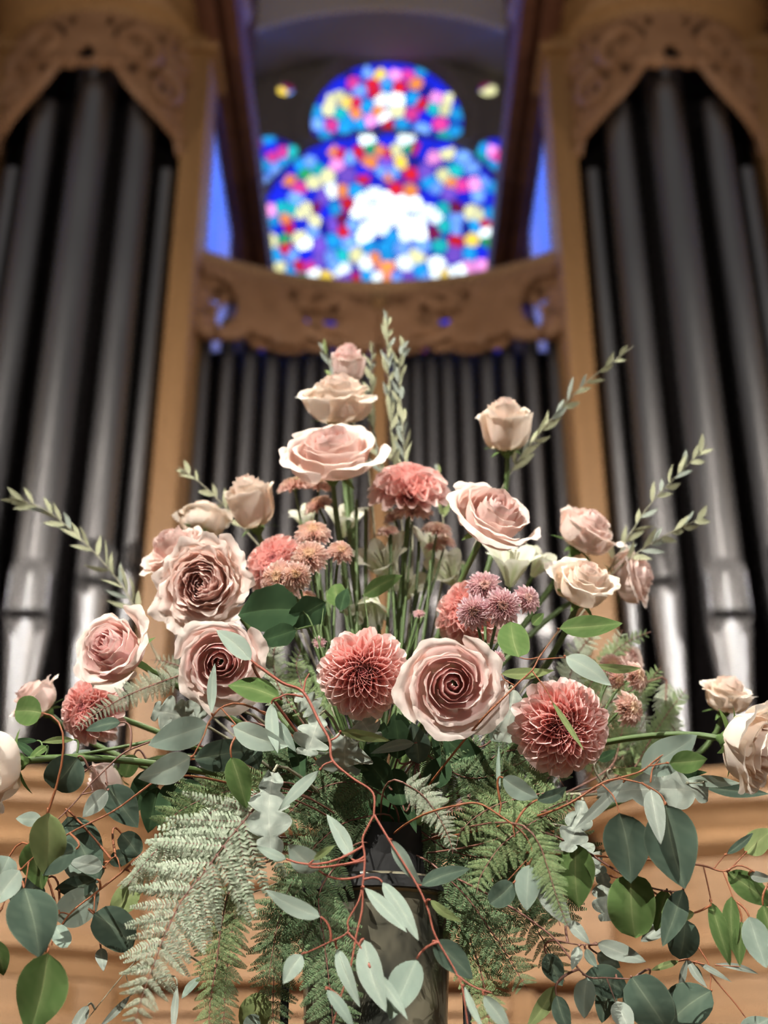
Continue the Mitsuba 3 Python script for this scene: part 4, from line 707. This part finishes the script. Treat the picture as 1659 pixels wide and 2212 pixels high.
branch('eucalyptus twig with narrow green leaves at the right edge', 1.09, [[(1460, 1862), (1520, 1870), (1562, 1882), (1602, 1870), (1665, 1905)], [(1562, 1882), (1580, 1930), (1585, 1945)], [(1520, 1872), (1535, 1940), (1536, 1955)], [(1575, 1880), (1605, 1848), (1612, 1840)], [(1540, 1878), (1555, 1860), (1570, 1842)]],
       [(1610, 1843, 1672, 1790, 56, 'o', -.01), (1570, 1845, 1627, 1799, 20, 'd', -.01), (1572, 1884, 1672, 1958, 60, 'v', -.012), (1535, 1948, 1578, 2088, 42, 'v', -.012), (1580, 1936, 1586, 2062, 40, 'v', -.012), (1618, 1980, 1656, 2092, 62, 'g', .0), (1648, 1955, 1668, 2070, 56, 'v', -.012), (1602, 1990, 1598, 2088, 34, 'v', -.01), (1620, 1890, 1672, 1900, 26, 's', .01), (1500, 1972, 1440, 1990, 26, 'o', -.01)], seed=7, r=2.6)
branch('eucalyptus branch with broad dark leaves at the lower right', 1.13, [[(1150, 1990), (1200, 2030), (1262, 2105), (1310, 2112), (1366, 2115)], [(1200, 2030), (1245, 2040), (1290, 2040)], [(1262, 2105), (1268, 2112)], [(1310, 2112), (1330, 2165)]],
       [(1290, 2038, 1396, 2078, 42, 's', .01), (1262, 2106, 1362, 2148, 74, 'd', -.016), (1268, 2112, 1262, 2200, 52, 'g', -.01), (1364, 2110, 1440, 2222, 98, 'd', -.014), (1332, 2162, 1364, 2232, 50, 's', .012), (1200, 2130, 1138, 2222, 38, 'o', -.012), (1202, 2150, 1232, 2235, 42, 'd', -.01), (1250, 2045, 1235, 2095, 26, 's', .01), (1265, 2050, 1290, 2090, 22, 'g'), (1230, 1990, 1275, 2040, 28, 's', .008), (1180, 2060, 1215, 2130, 50, 'd', -.01, 0, .02), (1290, 2060, 1340, 2090, 40, 'g', 0, 0, .03), (1395, 2120, 1350, 2200, 60, 'g', 0, 0, .04), (1320, 2130, 1300, 2210, 50, 'd', -.01, 0, .03)], 'stem_brown', seed=8, r=2.4)
branch('eucalyptus twig with thin pale leaves and one broad leaf at the lower right corner', 1.22, [[(1440, 1950), (1490, 2020), (1530, 2080), (1540, 2110), (1590, 2170), (1640, 2240)], [(1530, 2085), (1500, 2078), (1484, 2072)], [(1545, 2085), (1600, 2088)], [(1536, 2100), (1534, 2142)]],
       [(1536, 2140, 1428, 2236, 104, 'd', -.016), (1484, 2070, 1528, 2134, 18, 's'), (1506, 2078, 1582, 2122, 13, 's'), (1545, 2082, 1638, 2104, 14, 's'), (1486, 2068, 1470, 2150, 16, 's'), (1466, 2076, 1406, 2096, 16, 'o'), (1600, 2240, 1662, 2200, 50, 'g'), (1500, 2085, 1520, 2130, 18, 'd')], 'stem_red', seed=9, r=2.2)
branch('eucalyptus branch with round dark leaves at the left, above the bright green leaf', 1.08, [[(330, 1690), (290, 1720), (240, 1755), (150, 1800), (75, 1850), (30, 1900), (5, 1960)], [(62, 1862), (58, 1890), (52, 1920)], [(75, 1850), (100, 1838)], [(110, 1826), (102, 1790), (102, 1760)], [(60, 2000), (100, 2055)]],
       [(103, 1756, 98, 1890, 84, 'o', -.03, .15, -.02), (52, 1918, 86, 2070, 112, 'd', -.004, 0, -.02), (103, 2058, 62, 2236, 114, 'v', -.022, 0, -.015), (165, 1834, 70, 1886, 72, 'd', -.02), (70, 1816, 92, 1922, 72, 'v', -.02), (42, 1880, -14, 1955, 56, 'l', .01), (90, 1540, 32, 1536, 64, 'v', -.01, 0, -.02), (-14, 2030, 8, 2108, 46, 'v', -.014)], 'stem_red', seed=10, r=2.6)
branch('eucalyptus branch with grey round leaves behind the left fern', 1.14, [[(300, 1850), (262, 1885), (205, 1930), (150, 1975), (115, 2030), (112, 2042)], [(205, 1930), (203, 1970)], [(262, 1885), (250, 1850), (223, 1874)], [(150, 1975), (130, 1972), (116, 1990)]],
       [(146, 1764, 216, 1902, 96, 'd', -.004), (222, 1874, 150, 1862, 42, 's', .012), (205, 1932, 122, 1988, 80, 'l', .004), (202, 1974, 288, 2046, 84, 'd', -.02, -.2, -.02), (208, 1900, 118, 1922, 52, 'd', -.02), (302, 1912, 236, 1978, 62, 'o', -.01), (90, 1770, 34, 1768, 36, 'l', .0, 0, .06), (218, 2048, 224, 2098, 28, 's', .012), (235, 1860, 290, 1850, 40, 'd', -.01, 0, .03), (120, 2000, 146, 2046, 40, 'g'), (150, 1830, 214, 1906, 84, 'g', .0, 0, .03), (90, 1905, 30, 1960, 70, 'd', -.01, 0, .03), (180, 1900, 186, 1985, 74, 'g', .0, .2, .04), (262, 1800, 300, 1850, 50, 'd', -.01, 0, .03), (20, 1850, -10, 1910, 60, 'g', 0, 0, .03)], 'stem_red', seed=11, r=2.6)
branch('eucalyptus twig with a dark pointed leaf under the hanging pink rose', 1.11, [[(330, 1600), (270, 1625), (228, 1662), (190, 1700), (160, 1735), (120, 1775)], [(228, 1662), (232, 1698)], [(185, 1665), (200, 1655), (212, 1678)], [(176, 1716), (205, 1710), (232, 1706)]],
       [(232, 1697, 298, 1788, 76, 'd', -.016), (232, 1708, 178, 1766, 42, 's', .01), (168, 1636, 112, 1702, 84, 'd', -.018), (260, 1560, 185, 1578, 34, 'd', -.01, .5), (150, 1660, 195, 1620, 40, 'g', -.01, 0, .04)], 'stem_brown', seed=12, r=2.4)
branch('eucalyptus sprig with thin pale leaves at the bottom left', 1.18, [[(330, 2040), (280, 2090), (230, 2150), (190, 2200)], [(270, 2100), (282, 2140)]], [(190, 2172, 150, 2245, 30, 's', .0), (282, 2150, 212, 2222, 16, 's'), (383, 2128, 374, 2235, 16, 's'), (432, 2110, 392, 2158, 20, 'g'), (560, 2195, 525, 2245, 42, 'g'), (575, 2150, 530, 2230, 70, 'o', -.02)], 'stem_olive', seed=13, r=1.6)
branch('long flat eucalyptus leaves stretching to the right edge under the cream rose', 1.16, [[(1290, 1700), (1370, 1690), (1440, 1695), (1520, 1690)]], [(1400, 1665, 1322, 1668, 22, 'v', -.01, 0, .02), (1425, 1672, 1528, 1668, 22, 'r', -.01), (1480, 1684, 1600, 1692, 26, 'l', .01), (1520, 1700, 1662, 1715, 30, 'd', -.01, 0, .03), (1290, 1642, 1330, 1620, 24, 'r', -.01), (1320, 1662, 1420, 1668, 20, 'o', .0)], 'stem_olive', seed=14, r=2.0)
branch('dark eucalyptus leaves tucked behind the dusky rose', 1.16, [[(900, 1640), (940, 1600), (965, 1580)], [(700, 1620), (740, 1650), (800, 1640)]], [(965, 1578, 1036, 1650, 54, 'v', -.02), (958, 1592, 1078, 1684, 72, 'r', -.02), (895, 1605, 800, 1628, 26, 'g', .01), (935, 1578, 952, 1660, 16, 'r'), (880, 1600, 860, 1540, 40, 'r'), (700, 1650, 800, 1665, 34, 'r'), (1060, 1600, 1130, 1520, 60, 'g', .01), (860, 1690, 900, 1800, 30, 'r', 0.), (630, 1600, 650, 1700, 40, 'r'), (520, 1590, 560, 1660, 60, 'd'), (860, 1640, 850, 1540, 64, 'r', .01), (905, 1650, 890, 1560, 60, 'd', .0), (800, 1650, 830, 1560, 60, 'r', .01), (840, 1700, 790, 1640, 60, 'r', 0.), (930, 1700, 960, 1640, 60, 'r', 0.), (870, 1740, 850, 1660, 62, 'r', 0.)], 'stem_brown', seed=15, r=2.2)
branch('broad serrated dark rose leaves below the peach buttons', 1.18, [[(700, 1420), (670, 1340), (655, 1322)], [(690, 1400), (697, 1330), (700, 1305)]], [(652, 1318, 514, 1328, 108, 'r', -.01), (702, 1300, 618, 1352, 70, 'r', -.012), (640, 1360, 560, 1385, 50, 'r', -.01)], 'stem_green', 'rose_foliage', 'leaves', 16, 2.4, kind='t')
branch('glossy green leaf lying over the central stems', 1.20, [[(800, 1480), (795, 1350), (786, 1286)], [(770, 1420), (745, 1330), (738, 1310)]], [(786, 1286, 869, 1243, 42, 'v', -.006, .3), (738, 1308, 722, 1262, 46, 'v', -.01), (735, 1320, 750, 1270, 34, 'r'), (1150, 1350, 1175, 1325, 24, 'v')], 'stem_green', 'lily_foliage', 'leaves', 17, 2.0)
branch('dark green leaves behind the left fern and hanging rose', 1.22, [[(470, 1700), (380, 1690), (330, 1680)]], [(330, 1660, 288, 1760, 56, 'r', -.01), (340, 1700, 320, 1800, 60, 'r', -.01), (380, 1690, 340, 1790, 60, 'r'), (430, 1690, 380, 1760, 70, 'r'), (290, 1630, 270, 1680, 40, 'v')], 'stem_brown', 'dark_foliage', 'leaves', 18, 2.0)
branch('cut green twig with small leaves reaching to the left-edge rose', 1.12, [[(330, 1600), (270, 1612), (180, 1628), (110, 1640), (40, 1650)]], [(75, 1636, 30, 1600, 20, 'r'), (80, 1600, 22, 1604, 14, 'r'), (160, 1598, 88, 1604, 16, 'o'), (100, 1612, 60, 1642, 20, 'v')], 'stem_green', 'leafy_twig', 'twig', 19, 4.5)
# ---------------------------------------------------------------- dusty miller
for a in (('upright felted silver leaf with rounded lobes left of the red twig', 590, 1668, 585, 1838, 100, 1.09, .012), ('grey felted leaf under the large coral chrysanthemum', 690, 1545, 660, 1632, 84, 1.12, .0), ('broad felted leaf folded over beside the red twig', 745, 1590, 742, 1668, 130, 1.12, -.03), ('pale lobed leaf left of the twin grey leaves', 425, 1560, 330, 1535, 80, 1.15, .01), ('silvery leaf under the spiral-hearted rose', 520, 1535, 400, 1528, 56, 1.13, .0),
          ('silver leaf peeping below the middle coral bloom', 770, 1535, 812, 1600, 70, 1.15, .01), ('felted leaf between the dusky rose and the low coral bloom', 1110, 1490, 1085, 1602, 84, 1.13, -.01), ('wide white-veined leaf spreading right above the drooping leaves', 1290, 1715, 1530, 1712, 90, 1.15, -.02), ('curled silver leaf right of the red twig', 1260, 1730, 1222, 1840, 66, 1.10, .01), ('felted leaf edging the green backlit leaf', 1240, 1800, 1300, 1890, 60, 1.14, .01),
          ('small silver leaf above the large left fern', 360, 1640, 330, 1680, 36, 1.14, .0), ('pale leaf deep under the middle coral bloom', 640, 1500, 690, 1545, 60, 1.16, .0), ('silver leaf behind the backlit leaf on the right', 1300, 1880, 1310, 1990, 60, 1.18, .0)):
    miller(*a, seed=len(labels))
# ---------------------------------------------------------------- ferns
fern('large pale fern frond drooping down the left side', [(560, 1735), (505, 1800), (440, 1885), (390, 1950), (352, 2030), (330, 2090), (308, 2150), (284, 2235)], 1.08, 185, 'pale', 24, 58, 1, .95)
fern('dense pale fern frond arching over the left shoulder', [(580, 1705), (500, 1735), (420, 1775), (350, 1825), (300, 1880), (275, 1915)], 1.12, 120, 'pale', 22, 70, 2, .5, dirs=((-.35, -.9, .2), (-.5, -.75, .2)))
fern('second fern frond filling the left shoulder', [(590, 1720), (520, 1765), (450, 1805), (385, 1850), (330, 1910)], 1.10, 110, 'pale', 20, 66, 3, .5, dirs=((-.45, -.85, .2), (-.2, -.9, .3)))
fern('small fern frond rising at the top of the left shoulder', [(600, 1690), (540, 1700), (470, 1715), (400, 1745), (340, 1790)], 1.14, 90, 'mid', 18, 70, 4, .5, dirs=((-.5, -.7, .2), (-.6, .2, .3)))
fern('dark fern frond hanging below the left shoulder', [(500, 1900), (480, 1990), (468, 2080), (455, 2160), (450, 2240)], 1.17, 60, 'mid', 22, 60, 5, .35)
fern('narrow dark fern frond hanging beside the vase', [(530, 1900), (505, 1990), (492, 2080), (486, 2150), (482, 2240)], 1.20, 50, 'dark', 22, 60, 6, .35)
fern('light feathery fern frond crossing under the rose at the left', [(400, 1455), (330, 1480), (270, 1505), (210, 1540), (158, 1580)], 1.13, 40, 'pale', 26, 70, 7, .7)
fern('feathery fern tip behind the rose at the left', [(470, 1500), (410, 1450), (360, 1430), (325, 1425)], 1.25, 42, 'pale', 16, 60, 8, .7)
fern('fern frond in front of the pale leaf at the right', [(1150, 1800), (1168, 1830), (1185, 1880), (1205, 1945), (1228, 2005)], 1.055, 52, 'mid', 20, 62, 9, .8)
fern('broad green fern frond left of the red twig on the right', [(1180, 1760), (1130, 1790), (1080, 1830), (1040, 1890), (1030, 1930)], 1.09, 95, 'mid', 15, 58, 10, .8)
fern('green fern frond spreading under the grey round leaf', [(1210, 1710), (1140, 1720), (1060, 1745), (1000, 1790), (985, 1830)], 1.12, 100, 'mid', 15, 60, 11, .7)
fern('curled pale fern tip hanging in the centre over the liner', [(870, 1690), (910, 1715), (945, 1760), (970, 1810), (978, 1845)], 1.10, 50, 'pale', 18, 62, 12, .7)
fern('fern frond tip pointing up right of the curled silver leaf', [(1120, 1790), (1160, 1760), (1210, 1735), (1260, 1722)], 1.11, 52, 'mid', 14, 58, 13, .7)
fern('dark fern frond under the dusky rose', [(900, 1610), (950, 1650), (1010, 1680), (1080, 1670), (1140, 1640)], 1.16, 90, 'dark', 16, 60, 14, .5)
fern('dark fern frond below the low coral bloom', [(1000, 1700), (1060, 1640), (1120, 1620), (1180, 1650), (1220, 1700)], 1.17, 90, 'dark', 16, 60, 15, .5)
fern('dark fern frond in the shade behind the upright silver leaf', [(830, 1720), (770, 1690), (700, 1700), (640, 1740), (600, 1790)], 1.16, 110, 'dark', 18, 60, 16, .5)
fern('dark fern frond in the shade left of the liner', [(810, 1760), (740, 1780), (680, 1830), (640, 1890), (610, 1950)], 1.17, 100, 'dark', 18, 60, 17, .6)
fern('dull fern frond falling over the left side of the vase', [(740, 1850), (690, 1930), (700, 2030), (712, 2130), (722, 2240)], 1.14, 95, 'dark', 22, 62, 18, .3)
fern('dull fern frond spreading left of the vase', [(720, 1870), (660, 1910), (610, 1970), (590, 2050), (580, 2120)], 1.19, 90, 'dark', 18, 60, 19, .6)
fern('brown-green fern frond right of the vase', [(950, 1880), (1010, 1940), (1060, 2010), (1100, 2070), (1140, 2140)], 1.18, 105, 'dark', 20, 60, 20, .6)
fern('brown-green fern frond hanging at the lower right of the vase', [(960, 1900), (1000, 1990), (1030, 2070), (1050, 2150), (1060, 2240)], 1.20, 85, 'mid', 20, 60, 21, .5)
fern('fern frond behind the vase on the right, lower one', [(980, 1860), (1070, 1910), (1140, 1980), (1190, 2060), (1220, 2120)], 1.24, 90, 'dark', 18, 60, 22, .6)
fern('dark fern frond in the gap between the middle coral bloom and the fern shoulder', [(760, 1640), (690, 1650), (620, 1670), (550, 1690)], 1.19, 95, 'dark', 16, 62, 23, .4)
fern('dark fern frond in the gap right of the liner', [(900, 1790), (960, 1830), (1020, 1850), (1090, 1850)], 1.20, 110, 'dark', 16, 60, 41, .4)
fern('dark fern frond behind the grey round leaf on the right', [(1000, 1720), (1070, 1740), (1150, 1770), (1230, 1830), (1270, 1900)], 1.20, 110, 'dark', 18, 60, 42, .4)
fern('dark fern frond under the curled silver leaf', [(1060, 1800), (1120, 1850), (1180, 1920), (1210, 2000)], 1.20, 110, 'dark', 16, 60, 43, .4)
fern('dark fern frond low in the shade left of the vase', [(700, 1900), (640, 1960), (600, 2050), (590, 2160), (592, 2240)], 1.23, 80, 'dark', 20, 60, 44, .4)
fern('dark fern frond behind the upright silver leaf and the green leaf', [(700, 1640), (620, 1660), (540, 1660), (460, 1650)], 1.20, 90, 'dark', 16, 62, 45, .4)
fern('feathery frond filling the gap behind the right-hand buttons', [(1270, 1680), (1310, 1600), (1340, 1520), (1350, 1450)], 1.37, 60, 'mid', 20, 55, 46, .35)
fern('feathery frond right of the low coral bloom', [(1330, 1680), (1380, 1640), (1430, 1600), (1470, 1570)], 1.36, 50, 'mid', 18, 55, 47, .35)
fern('pale feathery frond behind the buttons on the right', [(1330, 1640), (1350, 1560), (1390, 1490), (1428, 1440)], 1.34, 44, 'mid', 22, 52, 24, .4)
fern('pale feathery frond at the right, tip over the organ pipe', [(1370, 1660), (1410, 1590), (1450, 1530), (1482, 1490)], 1.33, 40, 'mid', 20, 52, 25, .4)
fern('pale feathery frond low behind the grey leaf on the right', [(1440, 1470), (1440, 1540), (1465, 1590), (1490, 1640)], 1.34, 36, 'pale', 18, 55, 26, .4)
fern('pale feathery frond behind the low coral bloom', [(1280, 1600), (1300, 1500), (1320, 1420), (1345, 1360)], 1.36, 46, 'pale', 22, 52, 27, .4)
fern('pale feathery frond between the broad green leaf and the buttons', [(1200, 1560), (1225, 1480), (1250, 1410), (1290, 1360)], 1.34, 50, 'pale', 20, 55, 28, .4)
fern('green feathery frond pointing right of the broad green leaf', [(1250, 1520), (1300, 1440), (1350, 1390), (1405, 1365)], 1.35, 40, 'mid', 20, 52, 29, .5)
fern('pale feathery frond under the right-hand buttons', [(1290, 1700), (1330, 1650), (1370, 1600), (1400, 1540)], 1.36, 44, 'pale', 20, 55, 30, .4)
fern('grey feathery frond under the spiral-hearted rose', [(640, 1540), (600, 1480), (590, 1420), (600, 1380)], 1.22, 50, 'pale', 16, 58, 31, .5)
fern('grey feathery frond left of the middle coral bloom', [(700, 1560), (660, 1500), (640, 1440), (650, 1400)], 1.20, 54, 'mid', 16, 58, 32, .5)
# ---------------------------------------------------------------- olive sprigs
olive('olive sprig reaching to the upper left across the organ pipes', [(330, 1400), (290, 1310), (240, 1235), (170, 1160), (95, 1100), (20, 1072)], 1.38, 1, 15)
olive('short olive sprig beside the peach bud on the left', [(560, 1180), (500, 1110), (440, 1050), (385, 1008)], 1.42, 2, 7, 52)
olive('tall olive sprig at the top, left of its twin', [(870, 1150), (850, 1000), (842, 880), (838, 770), (836, 672)], 1.40, 3, 14, 66, 12, spread=16)
olive('tall olive sprig at the top, right of its twin', [(890, 1150), (875, 1000), (868, 890), (862, 800), (872, 735)], 1.40, 4, 12, 66, 12, spread=16)
olive('olive sprig rising behind the mauve rosebud', [(850, 1120), (812, 960), (800, 850), (806, 740)], 1.43, 5, 10, 62, 12, spread=16)
olive('small olive tip left of the mauve rosebud', [(780, 950), (735, 850), (712, 790), (700, 735)], 1.44, 6, 5, 56, 13, 'o', 18)
olive('long olive sprig crossing the right post beside the lone bud', [(1050, 1120), (1110, 1010), (1170, 930), (1260, 832), (1368, 748)], 1.34, 7, 12, 70, 14, spread=20)
olive('olive sprig reaching up to the right over the organ pipes', [(1280, 1290), (1340, 1190), (1400, 1095), (1470, 1020), (1528, 962)], 1.36, 8, 12, 66, 13)
olive('lower olive sprig pointing right of the turned-away rose', [(1310, 1250), (1375, 1195), (1450, 1150), (1530, 1112)], 1.34, 9, 8, 62, 14, spread=30)
olive('small olive tip between the side-on coral bloom and the leaning rose', [(960, 1150), (950, 1060), (945, 1000)], 1.38, 10, 4, 40, 12, 'o', 18)
